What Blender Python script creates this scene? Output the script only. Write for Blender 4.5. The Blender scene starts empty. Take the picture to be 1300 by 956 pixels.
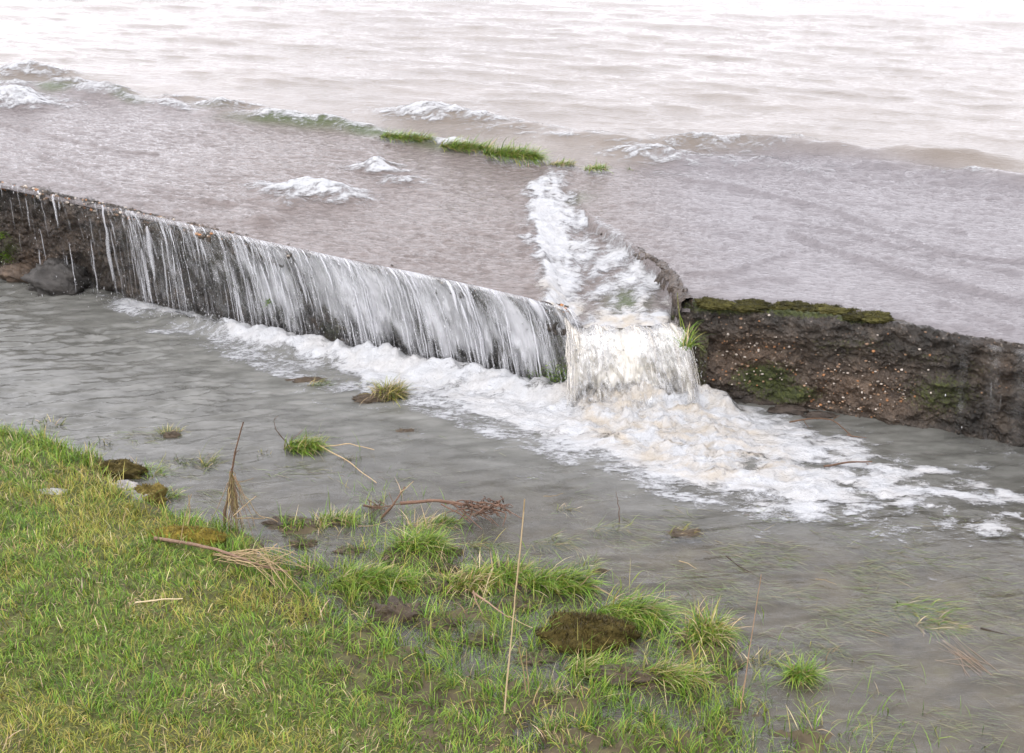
import bpy, math, random
import numpy as np
from mathutils import Vector
R = math.radians
rng = np.random.default_rng(7)
random.seed(7)
S = bpy.context.scene
COL = S.collection

# ------------------------------------------------------------------ camera
H, PITCH, F = 2.9, R(23.5), 1900.0
cp, sp = math.cos(PITCH), math.sin(PITCH)
def P(px, py, z=0.0):
    dx, dy, dz = px-650, cp*F + sp*(478-py), -sp*F + cp*(478-py)
    t = (z-H)/dz
    return np.array([dx*t, dy*t, z])
def proj(x, y, z):
    zz = z-H
    d = y*cp - zz*sp
    u = y*sp + zz*cp
    return 650+F*x/d, 478-F*u/d
cam = bpy.data.cameras.new('camera'); cam.lens = 36*F/1300; cam.clip_end = 2000; cam.clip_start = .05
co = bpy.data.objects.new('camera', cam); co.location = (0, 0, H); co.rotation_euler = (R(90)-PITCH, 0, 0)
COL.objects.link(co); S.camera = co

# ------------------------------------------------------------------ noise
def _h(ix, iy, seed):
    n = (ix.astype(np.int64)*374761393 + iy.astype(np.int64)*668265263 + seed*1442695041) & 0xffffffff
    n = ((n ^ (n >> 13))*1274126177) & 0xffffffff
    return ((n ^ (n >> 16)) & 0xffff)/65535.0*2*math.pi
def perlin(x, y, seed=0):
    x = np.asarray(x, float); y = np.asarray(y, float)
    ix, iy = np.floor(x), np.floor(y); fx, fy = x-ix, y-iy
    u, v = fx*fx*fx*(fx*(fx*6-15)+10), fy*fy*fy*(fy*(fy*6-15)+10)
    def g(dx, dy):
        a = _h(ix+dx, iy+dy, seed); return np.cos(a)*(fx-dx)+np.sin(a)*(fy-dy)
    return (g(0,0)*(1-u)*(1-v)+g(1,0)*u*(1-v)+g(0,1)*(1-u)*v+g(1,1)*u*v)*1.5
def fbm(x, y, seed=0, o=4, lac=2.03, gain=.5):
    s = 0; a = 1
    for i in range(o):
        s = s + a*perlin(x*lac**i+i*7.3, y*lac**i-i*3.1, seed+i); a *= gain
    return s
def ss(a, b, x):
    t = np.clip((x-a)/(b-a), 0, 1); return t*t*(3-2*t)
def seg_dist(x, y, pts):
    """distance to a polyline and the value interpolated along it (third column)"""
    pts = np.asarray(pts, float); best = np.full(np.shape(x), 1e9); val = np.zeros(np.shape(x))
    for a, b in zip(pts[:-1], pts[1:]):
        ab = b[:2]-a[:2]; L = ab@ab+1e-12
        t = np.clip(((x-a[0])*ab[0]+(y-a[1])*ab[1])/L, 0, 1)
        d = np.hypot(x-a[0]-t*ab[0], y-a[1]-t*ab[1]); m = d < best
        best = np.where(m, d, best)
        if len(a) > 2: val = np.where(m, a[2]+t*(b[2]-a[2]), val)
    return best, val
def poly_sd(x, y, pts):
    """signed distance, positive inside"""
    pts = np.asarray(pts, float); ins = np.zeros(np.shape(x), bool); n = len(pts)
    for i in range(n):
        a, b = pts[i], pts[(i+1) % n]
        c = ((a[1] > y) != (b[1] > y)) & (x < (b[0]-a[0])*(y-a[1])/(b[1]-a[1]+1e-12)+a[0]); ins ^= c
    d, _ = seg_dist(x, y, np.vstack([pts[:, :2], pts[:1, :2]]))
    return np.where(ins, d, -d)
def px_poly(l, z=0.0): return np.array([P(a, b, z)[:2] for a, b in l])

# ------------------------------------------------------------------ mesh and object helpers
def mesh(name, v, f, mat=None, smooth=True, attrs=None, mat_idx=None):
    me = bpy.data.meshes.new(name); v = np.asarray(v, np.float32); f = np.asarray(f, np.int32)
    k = f.shape[1]
    me.vertices.add(len(v)); me.vertices.foreach_set('co', v.ravel())
    me.loops.add(f.size); me.loops.foreach_set('vertex_index', f.ravel())
    me.polygons.add(len(f)); me.polygons.foreach_set('loop_start', np.arange(0, f.size, k, dtype=np.int32))
    me.polygons.foreach_set('loop_total', np.full(len(f), k, np.int32))
    me.polygons.foreach_set('use_smooth', np.full(len(f), smooth))
    for m in (mat if isinstance(mat, (list, tuple)) else [mat]):
        if m: me.materials.append(m)
    if mat_idx is not None: me.polygons.foreach_set('material_index', np.asarray(mat_idx, np.int32))
    for an, av in (attrs or {}).items():
        av = np.asarray(av, np.float32)
        if av.ndim == 1:
            a = me.attributes.new(an, 'FLOAT', 'POINT'); a.data.foreach_set('value', av)
        else:
            if av.shape[1] == 3: av = np.hstack([av, np.ones((len(av), 1), np.float32)])
            a = me.attributes.new(an, 'FLOAT_COLOR', 'POINT'); a.data.foreach_set('color', av.ravel())
    me.update(calc_edges=True)
    return me
def obj(name, me, parent=None, label=None, cat=None, group=None, kind=None, loc=None):
    o = bpy.data.objects.new(name, me); COL.objects.link(o)
    if parent: o.parent = parent
    if label: o['label'] = label
    if cat: o['category'] = cat
    if group: o['group'] = group
    if kind: o['kind'] = kind
    if loc is not None: o.location = [float(c) for c in loc]
    return o
def grid_faces(nr, nc):
    i = np.arange(nr*nc).reshape(nr, nc)
    return np.stack([i[:-1, :-1], i[:-1, 1:], i[1:, 1:], i[1:, :-1]], -1).reshape(-1, 4)
def sub(v, f, keep, attrs):
    """keep some faces of a grid, compact the vertices"""
    f = f[keep]; u, inv = np.unique(f, return_inverse=True)
    return v[u], inv.reshape(f.shape), {k: a[u] for k, a in attrs.items()}
class MB:
    """collects tubes and lumps into one mesh"""
    def __init__(s): s.v, s.f, s.c, s.n = [], [], [], 0
    def tube(s, pts, r, col, n=6, wob=0.0):
        pts = np.asarray(pts, float); m = len(pts); r = np.broadcast_to(r, (m,)).astype(float)
        t = np.gradient(pts, axis=0); t /= np.linalg.norm(t, axis=1)[:, None]+1e-9
        ref = np.array([0, 0, 1.]) if abs(t[0][2]) < .8 else np.array([1., 0, 0])
        a = np.cross(t, ref); a /= np.linalg.norm(a, axis=1)[:, None]+1e-9; b = np.cross(t, a)
        th = np.linspace(0, 2*math.pi, n, endpoint=False)
        rr = r[:, None]*(1+wob*rng.normal(size=(m, n)))
        ring = pts[:, None]+rr[..., None]*(np.cos(th)[None, :, None]*a[:, None]+np.sin(th)[None, :, None]*b[:, None])
        i = np.arange(m*n).reshape(m, n); j = np.roll(i, -1, 1)
        f = np.stack([i[:-1], j[:-1], j[1:], i[1:]], -1).reshape(-1, 4)
        s.v.append(ring.reshape(-1, 3)); s.f.append(f+s.n); s.c.append(np.tile(col, (m*n, 1))); s.n += m*n
    def add(s, v, f, c):
        c = np.asarray(c, float); c = np.tile(c, (len(v), 1)) if c.ndim == 1 else c
        s.v.append(v); s.f.append(f+s.n); s.c.append(c); s.n += len(v)
    def mesh(s, name, mat): return mesh(name, np.vstack(s.v), np.vstack(s.f), mat, True, {'col': np.vstack(s.c)})
def lump(c, r, seed, rough=.25, freq=1.8, nu=40, nv=24, flat=0.0):
    """a closed uneven stone or clod"""
    th = np.linspace(0, 2*math.pi, nu, endpoint=False); ph = np.linspace(0.02, math.pi-.02, nv)
    T, Q = np.meshgrid(th, ph); x, y, z = np.sin(Q)*np.cos(T), np.sin(Q)*np.sin(T), np.cos(Q)
    n = 1+rough*(fbm(x*freq+z*1.1+seed, y*freq+z*.9, seed, 4)+.3*fbm(x*6+z*5, y*6-z*4+seed, seed+5, 3))
    v = np.stack([x*n*r[0], y*n*r[1], z*n*r[2]], -1).reshape(-1, 3)+np.asarray(c)
    i = np.arange(nu*nv).reshape(nv, nu); j = np.roll(i, -1, 1)
    f = np.stack([i[:-1], i[1:], j[1:], j[:-1]], -1).reshape(-1, 4)
    return v, f

# ------------------------------------------------------------------ materials
class NT:
    def __init__(s, name):
        s.m = bpy.data.materials.new(name); s.m.use_nodes = True; s.t = s.m.node_tree; s.t.nodes.clear()
        s.out = s.n('ShaderNodeOutputMaterial')
    def n(s, ty, **k):
        nd = s.t.nodes.new(ty)
        for a, v in k.items(): setattr(nd, a, v)
        return nd
    def l(s, a, b): s.t.links.new(a, b)
    def set(s, sock, v):
        if isinstance(v, bpy.types.NodeSocket): s.l(v, sock)
        elif v is not None: sock.default_value = (*v, 1) if isinstance(v, tuple) and len(v) == 3 and sock.type == 'RGBA' else v
    def attr(s, name, out='Fac'): return s.n('ShaderNodeAttribute', attribute_name=name).outputs[out]
    def coord(s, scale=(1, 1, 1), rot=(0, 0, 0), src='Object'):
        c = s.n('ShaderNodeTexCoord').outputs[src] if src != 'Geo' else s.n('ShaderNodeNewGeometry').outputs['Position']
        m = s.n('ShaderNodeMapping'); m.inputs['Scale'].default_value = scale; m.inputs['Rotation'].default_value = rot
        s.l(c, m.inputs[0]); return m.outputs[0]
    def noise(s, scale, vec=None, detail=5, rough=.55, dist=0, out='Fac'):
        n = s.n('ShaderNodeTexNoise'); s.set(n.inputs['Scale'], scale); n.inputs['Detail'].default_value = detail
        n.inputs['Roughness'].default_value = rough; n.inputs['Distortion'].default_value = dist
        if vec: s.l(vec, n.inputs['Vector'])
        return n.outputs[out]
    def voro(s, scale, vec=None, out='Distance', feat='F1'):
        n = s.n('ShaderNodeTexVoronoi', feature=feat); n.inputs['Scale'].default_value = scale
        if vec: s.l(vec, n.inputs['Vector'])
        return n.outputs[out]
    def ramp(s, fac, stops):
        r = s.n('ShaderNodeValToRGB'); e = r.color_ramp.elements
        while len(e) < len(stops): e.new(.5)
        for k, (p, c) in enumerate(stops):
            e[k].position = p; e[k].color = (*c, 1) if isinstance(c, tuple) else (c, c, c, 1)
        s.l(fac, r.inputs[0]); return r.outputs[0]
    def mix(s, f, a, b, mode='MIX'):
        m = s.n('ShaderNodeMix', data_type='RGBA', blend_type=mode)
        s.set(m.inputs[0], f); s.set(m.inputs[6], a); s.set(m.inputs[7], b); return m.outputs[2]
    def math(s, op, a, b=None, c=None, clamp=False):
        m = s.n('ShaderNodeMath', operation=op, use_clamp=clamp); s.set(m.inputs[0], a)
        if b is not None: s.set(m.inputs[1], b)
        if c is not None: s.set(m.inputs[2], c)
        return m.outputs[0]
    def bump(s, h, strength=.5, dist=.01, norm=None):
        b = s.n('ShaderNodeBump'); b.inputs['Strength'].default_value = strength; b.inputs['Distance'].default_value = dist
        s.l(h, b.inputs['Height'])
        if norm: s.l(norm, b.inputs['Normal'])
        return b.outputs[0]
    def bsdf(s, color, rough=.5, normal=None, spec=.5, ior=1.45, trans=None):
        p = s.n('ShaderNodeBsdfPrincipled'); s.set(p.inputs['Base Color'], color); s.set(p.inputs['Roughness'], rough)
        s.set(p.inputs['Specular IOR Level'], spec); s.set(p.inputs['IOR'], ior)
        if normal: s.l(normal, p.inputs['Normal'])
        return p
    def mixs(s, f, a, b):
        m = s.n('ShaderNodeMixShader'); s.set(m.inputs[0], f); s.l(a, m.inputs[1]); s.l(b, m.inputs[2]); return m.outputs[0]
    def done(s, sh): s.l(sh, s.out.inputs[0]); return s.m

def mat_upper():
    t = NT('river_water'); v = t.coord(src='Geo')
    stretched = t.coord((1, 2.6, 1), (0, 0, R(22)), 'Geo')
    sh = t.attr('shallow'); gr = t.attr('weed')
    bed = t.ramp(t.noise(16, stretched, 6, .65), [(.3, (.082, .068, .062)), (.5, (.138, .116, .107)), (.72, (.215, .188, .177))])
    peb = t.ramp(t.voro(70, stretched), [(.1, (.22, .155, .125)), (.55, (.095, .073, .065))])
    bed = t.mix(.18, bed, peb)
    river = t.ramp(t.noise(1.3, stretched, 4, .6), [(.35, (.115, .094, .075)), (.65, (.155, .132, .112))])
    bed = t.mix(t.math('MULTIPLY', t.attr('pale'), .7), bed, (.165, .155, .165)); c = t.mix(sh, river, bed)
    c = t.mix(gr, c, (.05, .065, .022))
    h1 = t.noise(24, stretched, 5, .6, .6); h2 = t.noise(90, stretched, 4, .65)
    b1 = t.bump(h1, .8, .007)
    fine = t.coord((1, 5.0, 1), (0, 0, R(24)), 'Geo'); h3 = t.noise(13, fine, 5, .65, .8)
    kk = t.n('ShaderNodeBump'); kk.inputs['Distance'].default_value = -.016; t.l(t.math('MULTIPLY_ADD', sh, .75, .25), kk.inputs['Strength'])
    t.l(t.math('ABSOLUTE', t.math('SUBTRACT', h3, .5)), kk.inputs['Height']); t.l(b1, kk.inputs['Normal']); b1 = kk.outputs[0]
    k = t.n('ShaderNodeBump'); k.inputs['Distance'].default_value = .0045
    t.l(t.math('MULTIPLY_ADD', sh, .30, .08), k.inputs['Strength']); t.l(h2, k.inputs['Height']); t.l(b1, k.inputs['Normal'])
    return t.done(t.bsdf(c, .05, k.outputs[0], .5, 1.333).outputs[0])
def mat_pool():
    t = NT('flood_water'); v = t.coord(src='Geo'); st = t.coord((1, 2.2, 1), (0, 0, R(15)), 'Geo')
    murk = t.attr('murk')
    c = t.ramp(t.noise(5, st, 4, .6), [(.35, (.080, .079, .070)), (.65, (.145, .143, .130))])
    h = t.noise(22, st, 5, .62, .8)
    nrm = t.bump(t.noise(70, t.coord((1, 2.6, 1), (0, 0, R(12)), 'Geo'), 3, .55, .5), .15, .003, t.bump(h, .22, .006))
    p = t.bsdf(c, .04, nrm, .5, 1.333)
    # clear water: transmits what lies below, reflects by fresnel
    g = t.n('ShaderNodeBsdfGlossy'); g.inputs['Roughness'].default_value = .06; g.inputs['Color'].default_value = (1, 1, 1, 1)
    t.l(nrm, g.inputs['Normal'])
    tr = t.n('ShaderNodeBsdfTransparent'); tr.inputs['Color'].default_value = (.80, .79, .70, 1)
    fr = t.n('ShaderNodeFresnel'); fr.inputs['IOR'].default_value = 1.333; t.l(nrm, fr.inputs['Normal'])
    bk = t.n('ShaderNodeNewGeometry').outputs['Backfacing']; front = t.math('SUBTRACT', 1., bk)
    clear = t.mixs(t.math('MULTIPLY', fr.outputs[0], front), tr.outputs[0], g.outputs[0])
    return t.done(t.mixs(murk, clear, p.outputs[0]))
def mat_foam(name='foam', slope=2.6, off=.22):
    t = NT(name); d = t.attr('dens'); st = t.coord((1, 1.9, 1), (0, 0, R(20)), 'Geo'); warm = t.attr('warm')
    n1 = t.noise(13, st, 7, .68, 1.1); n2 = t.noise(60, st, 4, .6, .4); cells = t.math('ADD', t.voro(34, st, feat='SMOOTH_F1'), t.math('MULTIPLY', t.voro(120, st), .5)); n4 = t.noise(150, st, 3, .6)
    n = t.math('ADD', t.math('MULTIPLY', n1, 1.15), t.math('MULTIPLY', n2, .35))
    n = t.math('ADD', n, t.math('MULTIPLY', cells, -.27)); n = t.math('ADD', n, t.math('MULTIPLY_ADD', n4, .3, -.07))
    a = t.math('ADD', t.math('MULTIPLY', d, 1.25), t.math('SUBTRACT', n, 1.22))
    a = t.math('MULTIPLY_ADD', a, slope, off, clamp=True)
    c = t.mix(t.math('MULTIPLY', t.math('MULTIPLY', warm, .7), t.ramp(t.noise(7, st, 4, .6, .5), [(.4, 0.), (.62, 1.)])), (.42, .425, .435), (.37, .31, .23))
    nrm = t.bump(t.math('ADD', t.math('ADD', n1, t.math('MULTIPLY', n2, .35)), t.math('MULTIPLY', n4, .12)), 1.0, .022)
    p = t.bsdf(c, .35, nrm, .4, 1.33)
    p.inputs['Subsurface Weight'].default_value = .0
    tr = t.n('ShaderNodeBsdfTransparent')
    return t.done(t.mixs(a, tr.outputs[0], p.outputs[0]))
def mat_fall(name, tint, cover, sx1=24, sy1=1.5, sx2=80, sy2=7, k=3.6):
    t = NT(name); uv = t.n('ShaderNodeTexCoord').outputs['UV']; inten = t.attr('dens')
    def m(sx, sy):
        mp = t.n('ShaderNodeMapping'); mp.inputs['Scale'].default_value = (sx, sy, 1); t.l(uv, mp.inputs[0]); return mp.outputs[0]
    n1 = t.noise(1, m(sx1, sy1), 6, .68, .6); n2 = t.noise(1, m(sx2, sy2), 5, .65, .3)
    n = t.math('ADD', t.math('MULTIPLY', n1, .65), t.math('MULTIPLY', n2, .35))
    a = t.math('ADD', t.math('SUBTRACT', n, .5), t.math('MULTIPLY_ADD', inten, cover, -cover*.95))
    a = t.math('MULTIPLY_ADD', a, k, .32, clamp=True)
    nr = t.bump(n, .8, .02)
    df = t.n('ShaderNodeBsdfTranslucent'); df.inputs['Color'].default_value = (*tint, 1)
    p = t.bsdf(tint, .2, nr, .5, 1.33)
    body = t.mixs(.35, p.outputs[0], df.outputs[0])
    # thin glassy sheet between the white streaks
    g = t.n('ShaderNodeBsdfGlossy'); g.inputs['Roughness'].default_value = .12; t.l(nr, g.inputs['Normal'])
    tr = t.n('ShaderNodeBsdfTransparent'); tr.inputs['Color'].default_value = (.9, .9, .9, 1)
    fz = t.math('MULTIPLY', inten, .20)
    thin = t.mixs(fz, tr.outputs[0], g.outputs[0])
    return t.done(t.mixs(t.math('MULTIPLY', a, .85), thin, body))
def mat_strand():
    t = NT('falling_water'); p = t.bsdf(t.attr('col', 'Color'), .12, None, .6, 1.33)
    tr = t.n('ShaderNodeBsdfTransparent')
    return t.done(t.mixs(t.attr('dens'), tr.outputs[0], p.outputs[0]))
def mat_wall():
    t = NT('weathered_concrete'); v = t.coord(src='Geo'); moss = t.attr('moss'); bare = t.attr('bare')
    n = t.noise(9, v, 8, .7); n3 = t.noise(60, v, 5, .7)
    dark = t.ramp(n, [(.3, (.010, .009, .007)), (.52, (.034, .027, .021)), (.7, (.10, .078, .058))])
    brown = t.ramp(t.noise(30, v, 6, .7), [(.3, (.040, .026, .017)), (.55, (.095, .064, .043)), (.75, (.18, .13, .09))])
    vn = t.n('ShaderNodeTexVoronoi'); vn.inputs['Scale'].default_value = 62; t.l(v, vn.inputs['Vector'])
    pebc = t.ramp(vn.outputs['Color'], [(.2, (.10, .07, .05)), (.55, (.26, .17, .11)), (.8, (.42, .36, .30))])
    pm = t.math('MULTIPLY', t.ramp(vn.outputs['Distance'], [(.18, 1.), (.34, 0.)]), t.ramp(t.noise(23, v, 3), [(.47, 0.), (.6, 1.)]))
    c = t.mix(bare, dark, brown)
    c = t.mix(t.math('MULTIPLY', pm, t.math('MULTIPLY_ADD', bare, .55, .3)), c, pebc)
    mossc = t.ramp(n3, [(.3, (.014, .018, .005)), (.55, (.042, .050, .011)), (.75, (.10, .105, .022))])
    mm = t.ramp(t.math('ADD', moss, t.math('MULTIPLY', t.math('SUBTRACT', n3, .5), .9)), [(.4, 0.), (.6, 1.)])
    c = t.mix(mm, c, mossc)
    hh = t.math('ADD', t.math('MULTIPLY', n3, .8), t.math('MULTIPLY', vn.outputs['Distance'], -.6))
    return t.done(t.bsdf(c, t.math('MULTIPLY_ADD', mm, .4, .30), t.bump(hh, 1.0, .012, t.bump(n, .8, .03)), .45).outputs[0])
def mat_ground():
    t = NT('bank_soil'); v = t.coord(src='Geo'); wet = t.attr('wet')
    n = t.noise(7, v, 8, .7)
    c = t.ramp(n, [(.3, (.030, .022, .014)), (.55, (.075, .058, .034)), (.75, (.11, .10, .045))])
    g = t.ramp(t.noise(14, v, 7, .7), [(.3, (.03, .035, .01)), (.6, (.085, .10, .02)), (.8, (.16, .15, .03))])
    c = t.mix(t.math('MULTIPLY', t.math('SUBTRACT', 1., wet), .8), c, g)
    return t.done(t.bsdf(c, .75, t.bump(t.noise(45, v, 3, .55), .6, .008, t.bump(t.noise(7, v, 3, .5), .5, .03)), .25).outputs[0])
def mat_col(name, rough=.6, spec=.3, transl=0.0, bump=0, bs=60, var=0):
    t = NT(name); c = t.attr('col', 'Color'); nr = None
    if var:
        f = t.ramp(t.noise(bs*.6, t.coord(src='Geo'), 6, .7), [(.25, 1-var), (.75, 1+var)])
        c = t.mix(1., c, f, 'MULTIPLY')
    if bump: nr = t.bump(t.noise(bs, t.coord(src='Geo'), 6, .7), bump, .012)
    p = t.bsdf(c, rough, nr, spec)
    if transl:
        d = t.n('ShaderNodeBsdfTranslucent'); t.l(c, d.inputs['Color'])
        return t.done(t.mixs(transl, p.outputs[0], d.outputs[0]))
    return t.done(p.outputs[0])
M = dict(upper=mat_upper(), pool=mat_pool(), foam=mat_foam(), thin=mat_foam('thin_foam', 2.1, .27), fall=mat_fall('cascade_water', (.62, .62, .64), .55),
         chute=mat_fall('muddy_cascade_water', (.74, .70, .62), .8, 15, 2.0, 48, 8, 3.2), strand=mat_strand(), wall=mat_wall(), ground=mat_ground(),
         blade=mat_col('grass_blade', .45, .35, .3), wood=mat_col('dead_wood', .6, .35, 0, .8, 90, .35), stone=mat_col('stone', .5, .4, 0, 1, 45, .45),
         moss=mat_col('moss', .9, .1, 0, 1, 80, .6), soil=mat_col('wet_soil', .4, .4, 0, 1, 45, .6), straw=mat_col('straw', .6, .3, .15))

# ------------------------------------------------------------------ layout of the weir
EDGE = [(-420, 142, .56), (0, 232, .545), (150, 264, .53), (280, 294, .52), (440, 329, .50), (560, 353, .475), (660, 376, .45), (720, 391, .435),
        (868, 384, .49), (940, 390, .49), (1040, 401, .49), (1130, 411, .485), (1200, 424, .485), (1300, 441, .48), (1500, 470, .48)]
E = np.array([P(*e) for e in EDGE])
E = np.vstack([[E[0][0]-6, E[0][1]+3.2, .56], E, [E[-1][0]+6, E[-1][1]-2.0, .48]])
def Yedge(x): return np.interp(x, E[:, 0], E[:, 1])
def Ztop(x): return np.interp(x, E[:, 0], E[:, 2])
XL, XR = float(P(720, 391, .465)[0]), float(P(868, 384, .49)[0])      # the notch
CR = np.array([P(a, b, .58) for a, b in [(-420, 60), (-100, 92), (0, 108), (60, 112), (130, 120), (250, 140), (330, 152), (430, 160), (485, 170), (600, 188),
              (690, 206), (770, 214), (815, 212), (870, 201), (980, 195), (1080, 203), (1180, 215), (1300, 232), (1500, 262)]])
CR = np.vstack([[CR[0][0]-8, CR[0][1]+4, 0], CR, [CR[-1][0]+8, CR[-1][1]-2.6, 0]])
def Ycrest(x): return np.interp(x, CR[:, 0], CR[:, 1])
NLp = np.array([P(a, b, .49)[:2] for a, b in [(722, 396), (712, 345), (697, 300), (686, 252), (690, 244)]])
NRp = np.array([P(a, b, .50)[:2] for a, b in [(866, 384), (846, 352), (806, 322), (752, 291), (735, 262), (735, 246)]])
def nl(y): return np.interp(y, NLp[:, 1], NLp[:, 0])
def nr_(y): return np.interp(y, NRp[:, 1], NRp[:, 0])
YN0, YN1 = float(NRp[0, 1]), float(NRp[-1, 1])
# waves: (px, py, half width x, half width y, height, foam)
BUMP = [(395, 238, .17, .07, .075, 1.0), (430, 246, .13, .05, .04, .7), (365, 250, .10, .05, .04, .5), (478, 212, .10, .05, .06, .95), (505, 226, .13, .05, .03, .65),
        (540, 236, .16, .04, .01, .35), (330, 268, .10, .04, .03, .25), (20, 130, .22, .10, .09, 1.0), (40, 97, .22, .08, .06, .8), (-60, 118, .3, .1, .08, .9), (95, 112, .2, .06, .05, .7),
        (140, 120, .16, .06, .05, .7), (225, 128, .16, .05, .02, .6), (285, 139, .16, .06, .05, .75), (350, 152, .16, .05, .03, .7), (410, 160, .15, .05, .03, .7), (450, 166, .12, .05, .02, .65),
        (550, 152, .22, .10, .07, .95), (600, 160, .22, .07, .05, .7), (660, 172, .30, .08, .04, .55), (740, 183, .30, .08, .04, .55), (790, 190, .22, .07, .03, .45),
        (835, 203, .22, .09, .06, .75), (890, 190, .26, .09, .06, .66), (930, 208, .28, .10, .03, .55), (975, 190, .28, .08, .07, .5), (1000, 215, .3, .10, .02, .48), (860, 222, .2, .07, .0, .45), (1240, 245, .3, .05, 0, .33), (1010, 235, .3, .06, 0, .33),
        (1060, 199, .35, .10, .06, .34), (1190, 205, .32, .10, .055, 0.18), (1225, 224, .12, .06, .03, .6), (1290, 232, .3, .10, .05, .3), (1110, 212, .3, .08, .03, .3), (560, 168, .2, .05, 0, .3), (650, 189, .2, .05, 0, .35)]
LINES = [  # long thin wavelets on the slab
    ([(0, 165), (60, 178), (150, 200), (200, 203)], .007), ([(30, 190), (90, 222), (160, 250), (300, 262)], .007), ([(0, 178), (60, 200), (100, 215)], .005),
    ([(860, 237), (960, 252), (1060, 273), (1190, 322), (1300, 335)], .009), ([(1000, 297), (1080, 325), (1180, 352), (1300, 380)], .011),
    ([(960, 280), (1080, 300), (1200, 330), (1300, 348)], .007), ([(870, 344), (930, 343), (990, 326), (1010, 318)], .007), ([(900, 360), (960, 352), (1010, 350)], .005),
    ([(1180, 373), (1230, 390), (1300, 412)], .005), ([(190, 245), (280, 262), (330, 256)], .006)]
LW = [(px_poly(l, .52), a) for l, a in LINES]
STREAM = np.array([[*P(a, b, .47)[:2], w] for a, b, w in [(715, 238, .5), (690, 256, .8), (694, 285, 1), (699, 320, 1), (708, 350, .9), (720, 392, 1)]])
STR2 = np.array([[*P(a, b, .45)[:2], w] for a, b, w in [(752, 291, .35), (775, 312, .75), (788, 325, .65), (806, 345, .7), (812, 372, .75), (820, 400, .6)]])
def upper(x, y):
    ye, zt, yc = Yedge(x), Ztop(x), Ycrest(x); t = y-ye; w = np.clip(t/(yc-ye), 0, 1)
    shallow = 1-ss(-.15, .25, y-yc)
    front=np.where(x>XR-.05,-.034,np.interp(x,[-1.9,-.9],[-.016,.0]))*ss(.20,.0,t+.05*fbm(x*5,y*5,19,2)); z = np.where(w < 1, zt+.004+front+(.577-zt)*w**.9, .581)+.03*ss(0, .5, y-yc)
    # river waves, long and low
    chop = np.exp(-((y-yc+.25)/.28)**2)*ss(.9, 1.5, x); z = z+chop*.012*fbm(x/.16, y/.075, 17, 3); amp = ss(0, 1.2, y-yc); fall = 1-.5*ss(8, 40, y)
    yy = y+.25*x
    riv = .013*fbm(x/1.1, yy/.42, 11, 2)+.008*fbm(x/.5+3, yy/.19, 12, 3)+.016*perlin(x/3, yy/1.1, 14)
    z = z+riv*(.25+.75*amp)*fall
    a = 27*math.pi/180; u, v = x*math.cos(a)-y*math.sin(a), x*math.sin(a)+y*math.cos(a)
    rip = .0060*fbm(u/.13, v/.045, 21, 4, 2.1, .6)+.008*perlin(u/.5, v/.13, 25)
    rip = rip*(.75+.5*perlin(x*1.3, y*1.3, 26))
    z = z+rip*shallow*ss(-.05, .12, t)
    for pl, am in LW:
        wob = y+.03*perlin(x*3, y*0, 31)
        d, _ = seg_dist(x, wob, pl); z = z+1.4*am*np.exp(-(d/.012)**2)
    lace = 1+.42*fbm(x*9, y*20, 47, 3)+.15*perlin(x*40,y*70,48); foam = np.zeros_like(x); xn = x+.05*perlin(x*5, y*5, 41); yn = y+.05*perlin(x*5+9, y*5, 42)
    for px, py, rx, ry, h, fo in BUMP:
        c = P(px, py, .57); q = ((xn-c[0])/rx)**2+((yn-c[1]+.22*(xn-c[0]))/ry)**2
        g = np.exp(-q); z = z+h*g*1.05; foam = np.maximum(foam, fo*.78*np.exp(-q*.17)*lace)
    yc2 = y-yc+.06*perlin(x*3, y, 43)                       # line where the river breaks on the crest
    left = 1-ss(.0, .5, x+.4)
    crest = np.exp(-(yc2/.12)**2)*left*(.56+.30*perlin(x*4, y*2, 44)); foam = np.maximum(foam, crest); z = z+.025*np.exp(-(yc2/.1)**2)*left*(1+perlin(x*5, y, 45))
    weed = np.exp(-((yc2+.03)/.11)**2)*left*ss(-.15, .35, perlin(x*2.3, y*2, 46)+.12)
    # the notch
    inx = ss(-.085, .02, x-nl(y))*(1-ss(-.012, .004, x-nr_(y)))
    dep = (1-ss(YN0, YN1, y))*.070+.012
    iny = 1-ss(YN1-.25, YN1+.05, y)
    nm = inx*iny; z = z-nm*.022*ss(.12, 0, t)**1.5; z = z-dep*nm+nm*.012*fbm(x*9, y*5, 51, 3)
    d, val = seg_dist(x+.025*perlin(x*14, y*14, 52), y+.03*perlin(x*11, y*11, 53), STREAM)
    g = np.exp(-(d/(.125+.04*perlin(x*2,y*6,58)))**2)*val; foam = np.maximum(foam, g*(.90+.40*perlin(x*13,y*9,57)+.25*perlin(x*30,y*24,60))); z = z+.022*g*(1+.8*perlin(x*22, y*22, 54))
    d, val = seg_dist(x+.02*perlin(x*14, y*14, 55), y, STR2)
    g = np.exp(-(d/.075)**2)*val; foam = np.maximum(foam, g*(.62+.3*perlin(x*10,y*7,59))); z = z+.010*g
    foam = np.maximum(foam, nm*(.56+.34*perlin(x*10-y*4, y*4, 56)+.15*perlin(x*24,y*14,62)+.15*ss(.10, .0, t)))
    c = P(795, 385, .4); weed = np.maximum(weed, 1.0*np.exp(-((x-c[0])/.10)**2-((y-c[1])/.16)**2)); 
    c = P(730, 262, .5); weed = np.maximum(weed, .5*np.exp(-((x-c[0])/.08)**2-((y-c[1])/.08)**2))
    return z, foam, np.clip(shallow, 0, 1), np.clip(weed, 0, 1)
def axis(parts):
    out = []
    for a, b, n in parts: out.append(np.linspace(a, b, n, endpoint=False))
    return np.unique(np.concatenate(out))
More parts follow.
